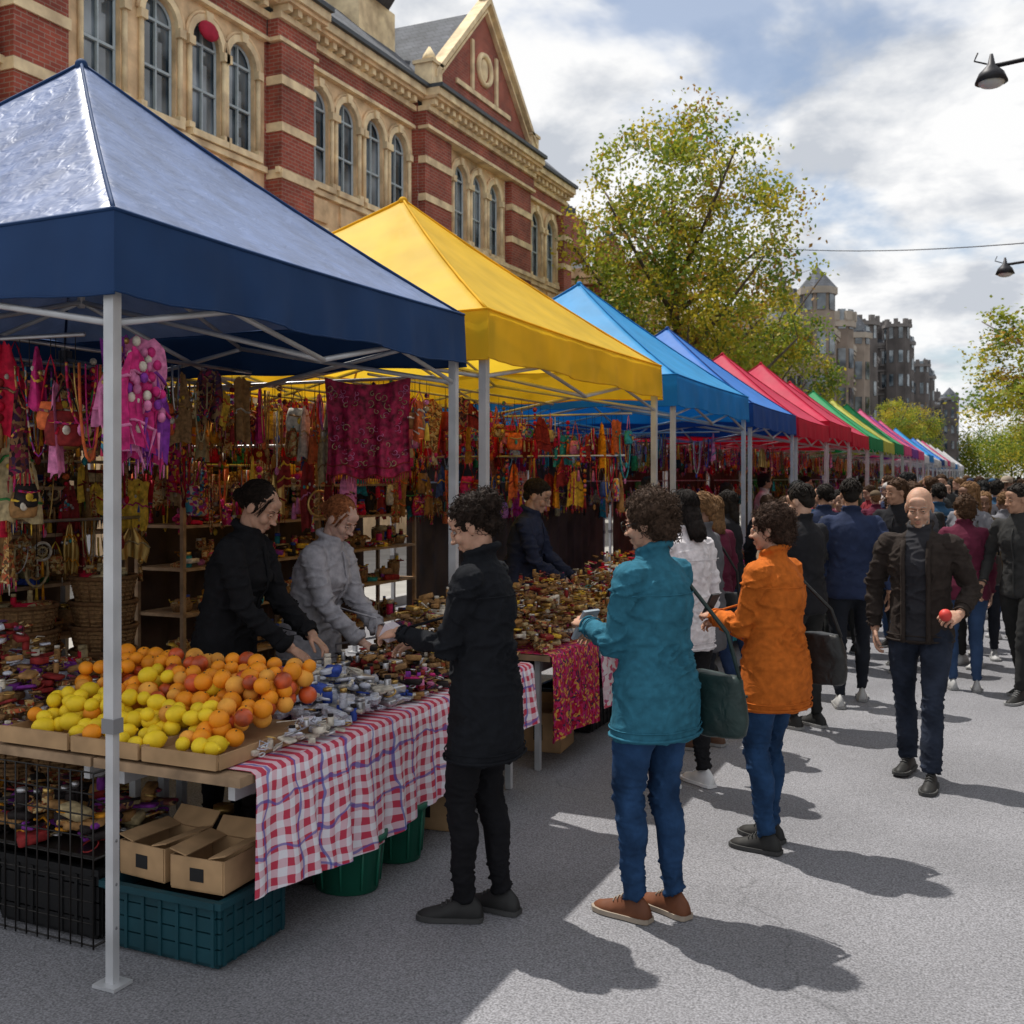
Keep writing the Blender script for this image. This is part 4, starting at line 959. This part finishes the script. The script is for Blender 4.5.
# ------------------------------------------------------------------ MAIN BUILDING
BR = brickmat('red_brick', (.38, .082, .05), (.27, .055, .036), (.32, .22, .17)); ST = M('sandstone', (.72, .52, .31), .88, .4, 1.6, .012, 14, detail=6); ST2 = M('sandstone_trim', (.80, .61, .38), .85, .34, 2.4, detail=6)
SL = brickmat('slate_roof', (.11, .12, .145), (.075, .085, .1), (.03, .03, .035), .3, .2)
def glassmat():
    m = bpy.data.materials.new('window_glass'); m.use_nodes = True; nt = m.node_tree; b = nt.nodes['Principled BSDF']
    tc = nd(nt, 'ShaderNodeTexCoord'); n_ = nd(nt, 'ShaderNodeTexNoise'); n_.inputs['Scale'].default_value = .9; nt.links.new(tc.outputs['Object'], n_.inputs['Vector'])
    cr = nd(nt, 'ShaderNodeValToRGB'); cr.color_ramp.elements[0].position = .4; cr.color_ramp.elements[0].color = (.02, .035, .05, 1); cr.color_ramp.elements[1].position = .65; cr.color_ramp.elements[1].color = (.24, .29, .33, 1)
    nt.links.new(n_.outputs['Fac'], cr.inputs[0]); nt.links.new(cr.outputs[0], b.inputs['Base Color'])
    b.inputs['Roughness'].default_value = .06; b.inputs['Specular IOR Level'].default_value = 1.
    bp = nd(nt, 'ShaderNodeBump'); bp.inputs['Distance'].default_value = .01; bp.inputs['Strength'].default_value = .3; nt.links.new(n_.outputs['Fac'], bp.inputs['Height']); nt.links.new(bp.outputs[0], b.inputs['Normal'])
    return m
GL = glassmat(); FR = M('window_frame', (.4, .47, .5), .6, .1)
bld = bpy.data.objects.new('brick_building', None); scene.collection.objects.link(bld)
wall = MB(); win = MB(); trim = MB(); roof = MB()
TZ = -.36; WT = 11.95 + TZ; WB = .1
def q4(mb, x, y0, y1, z0, z1, m):
    mb.add(([(x, y0, z0), (x, y1, z0), (x, y1, z1), (x, y0, z1)], [(0, 1, 2, 3)]), m, False)
def archwin(x, y0, y1, z0, z1, yc, w, sill, spring, wm, ring=.15, vous=9, pil=True):
    a0, a1 = yc - w / 2, yc + w / 2; n = 16
    q4(wall, x, y0, y1, z0, sill, wm); q4(wall, x, y0, a0, sill, z1, wm); q4(wall, x, a1, y1, sill, z1, wm)
    arc = [(yc + w / 2 * cos(pi - pi * i / n), spring + w / 2 * sin(pi * i / n)) for i in range(n + 1)]
    vs = []; fs = []
    for (y, z) in arc: vs += [(x, y, z), (x, y, z1)]
    for i in range(n): fs.append((2 * i, 2 * i + 2, 2 * i + 3, 2 * i + 1))
    wall.add((vs, fs), wm, False)
    prof = [(a0, sill)] + arc + [(a1, sill)]
    vs = []; fs = []
    for (y, z) in prof: vs += [(x, y, z), (x - .2, y, z)]
    for i in range(len(prof)): j = (i + 1) % len(prof); fs.append((2 * i, 2 * i + 1, 2 * j + 1, 2 * j))
    wall.add((vs, fs), 1, False)
    win.add(([(x - .16, y, z) for y, z in prof], [tuple(range(len(prof)))]), 0, False)
    fx = x - .12
    win.add(tube([(fx, y, z) for y, z in [(a0 + .03, sill + .03)] + [(yc + (y - yc) * .93, spring + (z - spring) * .93) for y, z in arc] + [(a1 - .03, sill + .03)]], .035, 4), 1, False)
    win.add(bx(fx - .03, fx + .03, yc - .02, yc + .02, sill + .03, spring + w * .45), 1, False)
    for z in (sill + .06, (sill + spring) / 2, spring): win.add(bx(fx - .034, fx + .034, a0 + .04, a1 - .04, z - .025, z + .025), 1, False)
    for k in range(vous):
        t0, t1 = pi * k / vous, pi * (k + 1) / vous; pr = .07 if k != vous // 2 else .12; ro = w / 2 + ring + (.06 if k == vous // 2 else 0)
        pts = []
        for xx in (x - .02, x + pr):
            for (rr, t) in ((w / 2, t0), (w / 2, t1), (ro, t1), (ro, t0)): pts.append((xx, yc + rr * cos(t), spring + rr * sin(t)))
        trim.add((pts, [(0, 3, 2, 1), (4, 5, 6, 7), (0, 1, 5, 4), (1, 2, 6, 5), (2, 3, 7, 6), (3, 0, 4, 7)]), 1, False)
    trim.add(tube([(x + .05, yc + (w / 2 + ring + .03) * cos(t), spring + (w / 2 + ring + .03) * sin(t)) for t in [pi * i / 14 for i in range(15)]], .035, 6), 2)
    trim.add(bx(x + .002, x + .16, a0 - .1, a1 + .1, sill - .14, sill - .003), 1, False)
    if pil:
        for yy in (a0 - ring / 2, a1 + ring / 2):
            trim.add(tube([(x + .04, yy, sill), (x + .04, yy, spring - .18)], .055, 10), 1)
            trim.add(bx(x + .001, x + .13, yy - .09, yy + .09, spring - .18, spring - .002), 1, False); trim.add(bx(x + .001, x + .12, yy - .08, yy + .08, sill, sill + .12), 1, False)
FX = -15.
def brick_pier(y0, y1, z0, z1, x=FX, pr=.3):
    z = z0; k = 0
    while z < z1 - .05:
        h = .85 if k % 2 == 0 else .2; h = min(h, z1 - z)
        if k % 2 == 0: trim.add(bx(x, x + pr, y0, y1, z, z + h - .001), 0, False)
        else: trim.add(bx(x, x + pr + .04, y0 - .03, y1 + .03, z, z + h - .001), 1, False)
        z += h; k += 1
def bay(y0, y1, wins, x=FX, w=.92, upmat=1):
    n = len(wins); edges = [y0] + [(wins[i] + wins[i + 1]) / 2 for i in range(n - 1)] + [y1]
    for i, yc in enumerate(wins):
        archwin(x, edges[i], edges[i + 1], 7.6, WT, yc, w, 8.85, 10.72, upmat)
        archwin(x, edges[i], edges[i + 1], WB, 6.9, yc, w * 1.05, 3.2, 5.4, 1, .15, 9, False)
        trim.add(bx(x + .002, x + .06, yc - w * .38, yc + w * .38, 7.95, 8.5), 2, False)
    q4(wall, x, y0, y1, 6.9, 7.6, 1)
def cornice(y0, y1, x=FX):
    trim.add(bx(x + .001, x + .22, y0, y1, 6.95, 7.12), 1, False); trim.add(bx(x + .001, x + .42, y0, y1, 7.4, 7.58), 1, False); trim.add(bx(x + .001, x + .34, y0, y1, 7.28, 7.398), 2, False)
    y = y0 + .1
    while y < y1: trim.add(bx(x + .002, x + .28, y, y + .14, 7.12, 7.279), 1, False); y += .42
    trim.add(bx(x + .001, x + .1, y0, y1, 8.56, 8.69), 1, False)
    t = TZ
    trim.add(bx(x - .2, x + .07, y0, y1, 11.952 + t, 12.35 + t), 0, False); trim.add(bx(x - .2, x + .14, y0, y1, 11.86 + t, 11.95 + t), 1, False)
    trim.add(bx(x - .2, x + .16, y0, y1, 12.352 + t, 12.5 + t), 1, False); trim.add(bx(x - .2, x + .48, y0, y1, 12.75 + t, 12.95 + t), 1, False); trim.add(bx(x - .2, x + .4, y0, y1, 12.66 + t, 12.748 + t), 2, False)
    y = y0 + .06
    while y < y1 - .1: trim.add(bx(x - .1, x + .32, y, y + .16, 12.502 + t, 12.658 + t), 1, False); y += .36
    roof.add(bx(x - .2, x + .58, y0, y1, 12.953 + t, 13.06 + t), 1, False)
bay(4.6, 12.6, [5.6, 6.9, 8.2, 9.5, 10.8, 12.0]); bay(14.0, 19.75, [14.95, 16.45, 17.8, 18.95]); bay(21.2, 26.4, [21.85, 23.1, 24.4, 25.65])
for a, b in ((12.6, 14.0), (19.75, 21.2), (2, 4.6)): q4(wall, FX, a, b, WB, WT, 0)
brick_pier(12.75, 13.9, 7.6, WT - .1); brick_pier(19.85, 21.1, 7.6, WT - .1, FX, .4); brick_pier(12.75, 13.9, .1, 6.95); brick_pier(19.85, 21.1, .1, 6.95, FX, .4)
for y0, y1 in ((2, 19.75), (21.25, 26.4)): cornice(y0, y1)
cornice(19.75, 21.25, FX + .3)
trim.add(ell((FX + .08, 17.8, 11.0), (.1, .3, .2), 10, 8), 3)
GX = FX + .2
q4(wall, GX, 26.4, 34.0, .1, 7.6, 1)
q4(wall, GX + .001, 26.4, 28.1, 7.6, WT, 0); q4(wall, GX + .001, 32.2, 34.0, 7.6, WT, 0)
for i, yc in enumerate((28.95, 30.15, 31.35)): archwin(GX, [28.1, 29.55, 30.75][i], [29.55, 30.75, 32.2][i], 7.61, WT, yc, .86, 8.85, 10.72, 1)
for a, b in ((26.45, 28.05), (32.3, 33.9)): brick_pier(a, b, 7.6, WT - .1, GX, .2); brick_pier(a, b, .1, 6.95, GX, .2)
for yy in (26.4, 34.0): wall.add(([(FX, yy, .1), (GX, yy, .1), (GX, yy, 13), (FX, yy, 13)], [(0, 1, 2, 3)]), 0, False)
cornice(26.4, 34.0, GX + .2)
gz = 13.065 + TZ; gy0, gy1, gc_, ga = 26.9, 33.5, 30.1, 16.2; PX = GX + .25
roof.add(([(PX, gy0, gz), (PX, gy1, gz), (PX, gy1, gz + .4), (PX, gc_, ga), (PX, gy0, gz + .4)], [(0, 1, 2, 3, 4)]), 2, False)
roof.add(([(PX, gy1, gz + .4), (PX, gc_, ga), (PX, gy0, gz + .4), (GX - 5, gy1, gz + .4), (GX - 5, gc_, ga), (GX - 5, gy0, gz + .4)], [(0, 3, 4, 1), (1, 4, 5, 2)]), 0, False)
for (ya, za, yb, zb) in ((gy0 - .3, gz + .25, gc_, ga + .2), (gc_, ga + .2, gy1 + .3, gz + .25)):
    for off, xx, th in ((0, PX + .25, .2), (-.26, PX + .14, .1)):
        pts = []
        for xq in (GX + .1, xx): pts += [(xq, ya, za + off), (xq, yb, zb + off), (xq, yb, zb + off + th), (xq, ya, za + off + th)]
        roof.add((pts, [(0, 1, 2, 3), (7, 6, 5, 4), (0, 4, 5, 1), (3, 2, 6, 7), (0, 3, 7, 4), (1, 5, 6, 2)]), 3, False)
R3 = Matrix.Rotation(pi / 2, 3, 'Y')
roof.add(torus((PX + .03, gc_, 14.35), .45, .09, 24, 6, R3), 3); roof.add(ell((PX + .02, gc_, 14.35), (.05, .26, .36), 12, 8), 3); roof.add(bx(PX + .003, PX + .06, gc_ - 1.9, gc_ + 1.9, 13.35, 13.5), 3, False)
for k in (-1, 1): roof.add(bx(PX + .003, PX + .07, gc_ + k * .85 - .08, gc_ + k * .85 + .08, 13.5, 15.1 - .1), 3, False)
roof.add(tube([(PX, gc_, ga + .2), (PX, gc_, ga + .4), (PX, gc_, ga + .5), (PX, gc_, ga + .75)], [.2, .12, .18, .03], 8), 3)
for yy in (gy0 - .2, gy1 + .2): roof.add(bx(GX - .1, GX + .45, yy - .3, yy + .3, gz, gz + .6), 3, False); roof.add(bx(GX - .15, GX + .5, yy - .35, yy + .35, gz + .602, gz + .7), 3, False); roof.add(tube([(GX + .2, yy, gz + .7), (GX + .2, yy, gz + .9), (GX + .2, yy, gz + 1.15)], [.25, .18, .03], 8), 3)
bay(34.0, 38.0, [35.2, 36.6]); cornice(34.0, 38.0); brick_pier(37.2, 37.98, 7.6, WT - .1); q4(wall, FX, 37.99, 38.0, .1, WT, 0)
for yy in (38.0, 2): wall.add(([(FX, yy, .1), (FX - 12, yy, .1), (FX - 12, yy, 12.6), (FX, yy, 12.6)], [(0, 1, 2, 3)]), 0, False)
rz_ = 13.06 + TZ
roof.add(([(FX + .5, 2, rz_), (FX + .5, 38., rz_), (FX - 2.2, 38., rz_ + 2.4), (FX - 2.2, 2, rz_ + 2.4), (FX - 9, 38., rz_ + 2.4), (FX - 9, 2, rz_ + 2.4), (FX - 12, 38., rz_), (FX - 12, 2, rz_)], [(0, 1, 2, 3), (3, 2, 4, 5), (5, 4, 6, 7)]), 0, False)
roof.add(bx(FX - 3.5, FX - 1.6, 26.2, 28.2, rz_ + 1.5, rz_ + 3.), 3, False); roof.add(tube([(FX - 2.55, 27.2, rz_ + 3.), (FX - 2.55, 27.2, rz_ + 3.3), (FX - 2.55, 27.2, rz_ + 4.1)], [1.6, 1.3, .9], 4), 0, False)
for yy in (9, 36.):
    roof.add(bx(FX - 3.6, FX - 2.4, yy - .7, yy + .7, 14.2, 16.2), 2, False); roof.add(bx(FX - 3.75, FX - 2.25, yy - .85, yy + .85, 16.2, 16.45), 3, False)
    for k in (-.4, 0, .4): roof.add(tube([(FX - 3, yy + k, 16.45), (FX - 3, yy + k, 17.)], [.14, .11], 8), 4)
SX = FX + .25
trim.add(bx(SX - .08, SX, 22.0, 24.4, 6.1, 6.93), 4, False); trim.add(bx(SX + .001, SX + .008, 22.1, 24.3, 6.17, 6.86), 5, False)
r = random.Random(2); yy = 22.2
while yy < 24.1:
    w = r.uniform(.08, .2)
    for k in range(r.randint(1, 3)): trim.add(bx(SX + .009, SX + .015, yy, yy + w * .8, 6.26 + k * .18, 6.37 + k * .18), 4, False)
    yy += w + .06
wall.obj('walls', [BR, ST], parent=bld); win.obj('windows', [GL, FR], parent=bld); trim.obj('stonework', [BR, ST2, ST, M('red_banner', (.4, .02, .05), .8), M('sign_blue', (.03, .06, .2), .5), M('sign_face', (.6, .65, .7), .5)], parent=bld)
roof.obj('roof', [SL, M('gutter', (.05, .06, .07), .5), BR, ST2, M('chimney_pot', (.35, .12, .06), .8)], parent=bld)

# ------------------------------------------------------------------ OTHER BUILDINGS
def block(name, x0, x1, y0, y1, h, wm, tm, floors, tur=(), roofh=2.):
    e = bpy.data.objects.new(name, None); scene.collection.objects.link(e)
    w = MB(); g = MB(); rf = MB()
    w.add(bx(x0, x1, y0, y1, 0, h), 0, False)
    fh = (h - .6) / floors
    def face(ax, c, a0, a1, sgn):
        n = max(2, int((a1 - a0) / 2.4)); st = (a1 - a0) / n
        for f in range(floors):
            z0 = .6 + f * fh + fh * .22; z1 = .6 + f * fh + fh * .8
            for i in range(n):
                m = a0 + (i + .5) * st; ww = .55
                def B(p0, p1, a, b, za, zb, mb, mt):
                    lo, hi_ = sorted((c + sgn * p0, c + sgn * p1))
                    mb.add(bx(lo, hi_, a, b, za, zb) if ax == 'x' else bx(a, b, lo, hi_, za, zb), mt, False)
                B(.004, .03, m - ww, m + ww, z0, z1, g, 0); B(.004, .12, m - ww - .14, m - ww, z0, z1, g, 1); B(.004, .12, m + ww, m + ww + .14, z0, z1, g, 1)
                B(.004, .16, m - ww - .2, m + ww + .2, z1, z1 + .25, g, 1); B(.004, .2, m - ww - .2, m + ww + .2, z0 - .18, z0, g, 1)
                B(.031, .06, m - .04, m + .04, z0, z1, g, 2); B(.031, .065, m - ww, m + ww, (z0 + z1) / 2 - .04, (z0 + z1) / 2 + .04, g, 2)
            B(.003, .25, a0, a1, .6 + (f + 1) * fh - .25, .6 + (f + 1) * fh - .05, g, 1)
    if x1 < 0: face('x', x1, y0, y1, 1)
    else: face('x', x0, y0, y1, -1)
    face('y', y0, x0, x1, -1)
    w.add(bx(x0 - .3, x1 + .3, y0 - .3, y1 + .3, h + .002, h + .4), 1, False)
    cx = (x0 + x1) / 2; i_ = min(2.5, (x1 - x0) * .3)
    rf.add(([(x0, y0, h + .4), (x1, y0, h + .4), (x1, y1, h + .4), (x0, y1, h + .4), (cx, y0 + i_, h + .4 + roofh), (cx, y1 - i_, h + .4 + roofh)], [(0, 1, 4), (1, 2, 5, 4), (2, 3, 5), (3, 0, 4, 5)]), 0, False)
    for (tx, ty, tr, th, cone) in tur:
        w.add(tube([(tx, ty, 0), (tx, ty, th)], tr, 8), 0, False); w.add(tube([(tx, ty, th - .4), (tx, ty, th)], tr * 1.18, 8), 1, False)
        for f in range(floors + 1):
            for k in range(8):
                a = k * pi / 4 + pi / 8; g.add(box((tx + cos(a) * tr * .93, ty + sin(a) * tr * .93, .6 + (f + .5) * fh), (.12, .5, fh * .5), a), 0, False)
        if cone: rf.add(tube([(tx, ty, th), (tx, ty, th + cone)], [tr * 1.15, .05], 8), 0, False)
        else:
            for k in range(8): a = k * pi / 4; w.add(box((tx + cos(a) * tr, ty + sin(a) * tr, th + .3), (.4, .5, .6), a), 1, False)
    for k in range(4):
        yy = y0 + (y1 - y0) * (k + .5) / 4; xx = x1 - (2.4 if x1 < 0 else 6); w.add(bx(xx - .5, xx + .5, yy - .8, yy + .8, h, h + roofh + 1.2), 0, False)
        for j in (-.4, 0, .4): rf.add(tube([(xx, yy + j, h + roofh + 1.2), (xx, yy + j, h + roofh + 1.8)], .14, 6), 0, False)
    w.obj('walls', [wm, tm], parent=e); g.obj('windows', [GL, tm, FR], parent=e); rf.obj('roof', [SL], parent=e)
GST = M('grey_stone', (.28, .23, .19), .9, .3, .8); DST = M('dark_stone', (.11, .098, .095), .9, .35, .5); LST = M('pale_trim', (.42, .37, .31), .85, .2, 1); DTR = M('dark_trim', (.18, .165, .16), .85, .2, 1)
block('stone_building', -22, -9.9, 66, 84, 11, GST, LST, 4, ((-9.9, 66, 1.0, 13.0, 1.3), (-9.9, 75, 1., 12.2, 0), (-9.9, 84, 1.1, 12.5, 1.6)), 1.4)
block('brick_building', -27, -15, 42, 64, 10, BR, ST2, 3)
block('mansion_block', -30, -13.2, 118, 134, 15.5, DST, DTR, 5, ((-13.2, 118, 1.6, 18, 0), (-16.5, 118, 1.2, 17, 0)))
block('mansion_block', -26, -11.5, 140, 160, 18, DST, DTR, 6, ((-11.5, 140, 1.5, 20.5, 0), (-11.5, 150, 1.3, 19.5, 2), (-15, 140, 1.2, 20, 0)))
block('mansion_block', -28, -11, 170, 200, 16.5, DST, DTR, 5, ((-11, 170, 1.5, 18.5, 0), (-11, 185, 1.5, 18, 3)))
block('terraced_building', -26, -8.5, 215, 260, 15, DST, DTR, 5, ((-8.5, 215, 1.6, 16.5, 2), (-13, 215, 1.3, 17, 0)))
block('terraced_building', 10, 22, 5, 40, 10, BR, LST, 3); block('terraced_building', 10, 22, 44, 80, 12, GST, LST, 4); block('terraced_building', 10, 22, 84, 130, 11, BR, LST, 3); block('terraced_building', 10, 28, 170, 230, 14, GST, LST, 4)

# ------------------------------------------------------------------ TREES
LF = [M('leaf_' + n_, c, .55, 0, transl=.45, spec=.3) for n_, c in (('gold', (.48, .40, .035)), ('olive', (.28, .32, .03)), ('green', (.12, .19, .025)), ('rust', (.32, .18, .03)))]
BARK = M('bark', (.09, .07, .055), .95, .4, 5)
def tree(name, loc, H_, R_, zb, seed, ncl=260, per=80, ls=.17, w=(4, 4, 3, 1)):
    r = random.Random(seed); nr_ = np.random.RandomState(seed); mb = MB(); nodes = []
    top = V((r.uniform(-.4, .4), r.uniform(-.4, .4), H_ * .8)); pts = [V((0, 0, 0)), V((.05, 0, H_ * .15)), V((r.uniform(-.2, .2), .1, H_ * .35)), V((r.uniform(-.3, .3), 0, H_ * .55)), top]
    k = H_ / 14; mb.add(tube([V((0, 0, -.1)), V((0, 0, .2))] + pts[1:], [.36 * k, .27 * k, .23 * k, .17 * k, .11 * k, .03 * k], 10), 0)
    for i in range(2, 5):
        for t in (0, .5): nodes.append((pts[i - 1].lerp(pts[i], t), .13 * k * (1 - i * .15)))
    zc = (zb + H_) / 2; hz = (H_ - zb) / 2
    for j in range(11):
        a = j * 2.4 + r.random() * .5; h0 = H_ * (.2 + .45 * j / 11); el_ = r.uniform(.4, .9)
        st = V((0, 0, h0)); L_ = R_ * r.uniform(.6, .9); m1 = st + V((cos(a) * L_ * .45, sin(a) * L_ * .45, L_ * .5 * el_ + .2)); m2 = st + V((cos(a) * L_, sin(a) * L_, L_ * el_ * 1.25 + .5))
        mb.add(tube([st, m1, m2], [.1 * k, .07 * k, .03 * k], 7), 0); nodes += [(m1, .06 * k), (m1.lerp(m2, .5), .045 * k), (m2, .03 * k)]
    tips = []
    while len(tips) < ncl:
        d = V((r.gauss(0, 1), r.gauss(0, 1), r.gauss(0, 1))).normalized() * (r.random() ** .42)
        nb_ = noise.noise(d * 1.8 + V((seed, 0, 0)))
        d *= 1 + .3 * nb_
        if noise.noise(d * 3.1 + V((0, seed, 0))) < -.2: continue
        tips.append(V((d.x * R_ * (1 - .25 * max(d.z, 0)), d.y * R_ * (1 - .25 * max(d.z, 0)), zc + d.z * hz)))
    tips.sort(key=lambda p: (p - V((0, 0, zc))).length)
    for t in tips:
        best = min(nodes, key=lambda n_: (n_[0] - t).length + max(0, n_[0].z - t.z) * .8)
        a = best[0]; m = a.lerp(t, .5) + V((r.gauss(0, .12), r.gauss(0, .12), r.gauss(0, .12) + .1)); rr = max(.012, best[1] * .55)
        mb.add(tube([a, m, t], [rr, rr * .75, rr * .4], 5), 0); nodes += [(m, rr), (t, rr * .6)]
    for t in tips:
        cm = noise.noise(t * .45 + V((seed * 3, 0, 0))); n_ = int(per * r.uniform(.4, 1.5)); sg = r.uniform(.26, .46) * max(.7, R_ / 4.2)
        P_ = nr_.normal(0, 1, (n_, 3)) * sg * np.array([1, 1, .75]) + np.array(t)
        A = nr_.normal(0, 1, (n_, 3)); A /= np.linalg.norm(A, axis=1)[:, None]; B = np.cross(A, nr_.normal(0, 1, (n_, 3))); B /= np.linalg.norm(B, axis=1)[:, None]
        s = ls * nr_.uniform(.55, 1.15, (n_, 1)); vs = np.concatenate([P_ - A * s * .5, P_ + B * s * .34, P_ + A * s * .5, P_ - B * s * .34], 1).reshape(-1, 3)
        base = r.choices([0, 1, 2, 3], [max(.1, w[0] * (1 + cm * 2)), w[1], max(.1, w[2] * (1 - cm * 2)), w[3]])[0]
        o = len(mb.v); mb.v.extend(map(tuple, vs.tolist())); mb.f.extend([(o + 4 * i, o + 4 * i + 1, o + 4 * i + 2, o + 4 * i + 3) for i in range(n_)])
        mb.m.extend([1 + (base if r.random() < .75 else r.choices([0, 1, 2, 3], w)[0]) for i in range(n_)]); mb.sm.extend([False] * n_)
    return mb.mesh(name, [BARK] + LF)
t1 = tree('plane_tree', None, 13.7, 4.3, 3.6, 4, 340, 95, .17); put('plane_tree', t1, (-9.6, 34.8, .12))
t2 = tree('plane_tree', None, 10.5, 3.6, 2.6, 9, 240, 85, .18, (4, 4, 3, 1)); put('plane_tree', t2, (-9.3, 44, .12), (0, 0, 1), None, .95)
for i, (x, y, s) in enumerate(((3.5, 60, (1.5, 1.5, 1.15)), (5.6, 78, 1.15), (5.8, 96, 1.2), (6, 26, .9), (5, 118, 1.3), (-8.5, 98, .8), (-8, 112, .9), (6, 8, .9))): put('plane_tree', t2, (x, y, .1), (0, 0, i * 1.3), None, s)
t3 = tree('distant_trees', None, 12, 16, 1, 12, 420, 60, .5, (2, 4, 5, 0)); put('distant_trees', t3, (2, 235, 0)); put('distant_trees', t3, (30, 300, 0)); put('distant_trees', t3, (-30, 330, 0))

IRON = M('lamp_iron', (.03, .03, .035), .5, 0, metal=.4); LG = M('lamp_glass', (.5, .5, .48), .2, 0)
def lamp(loc, H_, arm):
    mb = MB(); mb.add(tube([(0, 0, 0), (0, 0, .5), (0, 0, .55), (0, 0, H_)], [.13, .11, .07, .045], 12), 0)
    mb.add(tube([(0, 0, H_ - .1), (-arm * .2, 0, H_ + .25), (-arm * .6, 0, H_ + .32), (-arm, 0, H_ + .2)], [.04, .035, .03, .03], 8), 0)
    mb.add(tube([(0, 0, H_ - .9), (-arm * .3, 0, H_ - .1), (-arm * .55, 0, H_ + .3)], .018, 6), 0); mb.add(torus((-arm * .22, 0, H_ - .02), .16, .012, 16, 5, Matrix.Rotation(pi / 2, 3, 'X')), 0)
    mb.add(tube([(-arm, 0, H_ + .36), (-arm, 0, H_ + .22), (-arm, 0, H_ + .12), (-arm, 0, H_ + .0)], [.02, .05, .15, .2], 14), 0); mb.add(ell((-arm, 0, H_ - .0), (.16, .16, .07), 14, 8), 1)
    mb.add(tube([(-arm - .05, 0, H_ + .24), (-arm - .2, 0, H_ + .3), (-arm - .16, 0, H_ + .4)], .012, 5), 0); mb.add(ell((0, 0, H_ + .05), (.07, .07, .12)), 0)
    mb.obj('street_lamp', [IRON, LG], loc)
lamp((3.4, 15, .12), 6.65, 3.5); lamp((3.45, 26, .12), 6.1, 3.35)
mb = MB(); p0 = V((-9.5, 39.05, 10.3)); p1 = V((3.45, 26, 6.9))
mb.add(tube([p0.lerp(p1, i / 16) - V((0, 0, .35 * sin(pi * i / 16))) for i in range(17)], .014, 5), 0); mb.obj('overhead_cable', [IRON])

# ------------------------------------------------------------------ LIGHT, SKY, CAMERA
D = V((.437, -.165, -1)).normalized()
sl = bpy.data.lights.new('sun', 'SUN'); sl.energy = 5.0; sl.angle = radians(.5); sl.color = (1, .95, .87); so = bpy.data.objects.new('sun', sl); scene.collection.objects.link(so); so.rotation_euler = D.to_track_quat('-Z', 'Y').to_euler()
w = bpy.data.worlds.new('World'); scene.world = w; w.use_nodes = True; nt = w.node_tree; nt.nodes.clear(); L = nt.links.new
out = nd(nt, 'ShaderNodeOutputWorld'); bg = nd(nt, 'ShaderNodeBackground'); bg.inputs['Strength'].default_value = .12
sky = nd(nt, 'ShaderNodeTexSky'); sky.sky_type = 'NISHITA'; sky.sun_disc = False; sky.sun_elevation = radians(65); sky.sun_rotation = radians(291); sky.air_density = 1.; sky.dust_density = .8
tc = nd(nt, 'ShaderNodeTexCoord'); s = nd(nt, 'ShaderNodeSeparateXYZ'); L(tc.outputs['Generated'], s.inputs[0])
az = nd(nt, 'ShaderNodeMath', operation='ADD'); az.inputs[1].default_value = .3; mxz = nd(nt, 'ShaderNodeMath', operation='MAXIMUM'); mxz.inputs[1].default_value = 0; L(s.outputs[2], mxz.inputs[0]); L(mxz.outputs[0], az.inputs[0])
dv = nd(nt, 'ShaderNodeVectorMath', operation='DIVIDE'); cz = nd(nt, 'ShaderNodeCombineXYZ'); [L(az.outputs[0], cz.inputs[i]) for i in range(3)]
cxy = nd(nt, 'ShaderNodeCombineXYZ'); L(s.outputs[0], cxy.inputs[0]); L(s.outputs[1], cxy.inputs[1]); L(cxy.outputs[0], dv.inputs[0]); L(cz.outputs[0], dv.inputs[1])
def nz(sc, det, off, rough=.5):
    m_ = nd(nt, 'ShaderNodeMapping'); m_.inputs['Location'].default_value = off; L(dv.outputs[0], m_.inputs[0]); n_ = nd(nt, 'ShaderNodeTexNoise'); n_.inputs['Scale'].default_value = sc; n_.inputs['Detail'].default_value = det; n_.inputs['Roughness'].default_value = rough; n_.inputs['Distortion'].default_value = .2; L(m_.outputs[0], n_.inputs['Vector']); return n_.outputs['Fac']
c1 = nz(2.3, 6, (3.1, 1.2, 0), .55); c2 = nz(4.2, 6, (7, 3.4, 0), .55)
mr = nd(nt, 'ShaderNodeMapRange'); mr.interpolation_type = 'SMOOTHSTEP'; mr.inputs[1].default_value = .36; mr.inputs[2].default_value = .49; mr.inputs[3].default_value = .25; L(c1, mr.inputs[0])
cr = nd(nt, 'ShaderNodeValToRGB'); cr.color_ramp.elements[0].position = .38; cr.color_ramp.elements[0].color = (4.9, 5.2, 5.7, 1); cr.color_ramp.elements[1].position = .54; cr.color_ramp.elements[1].color = (8.3, 8.3, 8.3, 1); L(c2, cr.inputs[0])
mx = nd(nt, 'ShaderNodeMix', data_type='RGBA'); L(mr.outputs[0], mx.inputs[0]); L(sky.outputs[0], mx.inputs[6]); L(cr.outputs[0], mx.inputs[7]); L(mx.outputs[2], bg.inputs[0]); L(bg.outputs[0], out.inputs[0])
cam = bpy.data.cameras.new('camera'); co = bpy.data.objects.new('camera', cam); scene.collection.objects.link(co); co.location = (0, 0, 1.75); co.rotation_euler = (radians(90), 0, radians(24.3)); cam.lens = 38; cam.sensor_width = 36; cam.shift_y = -.033; cam.clip_end = 3000; cam.clip_start = .05
cam.dof.use_dof = True; cam.dof.focus_distance = 4.8; cam.dof.aperture_fstop = 6.3
scene.camera = co
scene.view_settings.view_transform = 'Standard'; scene.view_settings.look = 'None'; scene.view_settings.exposure = 0
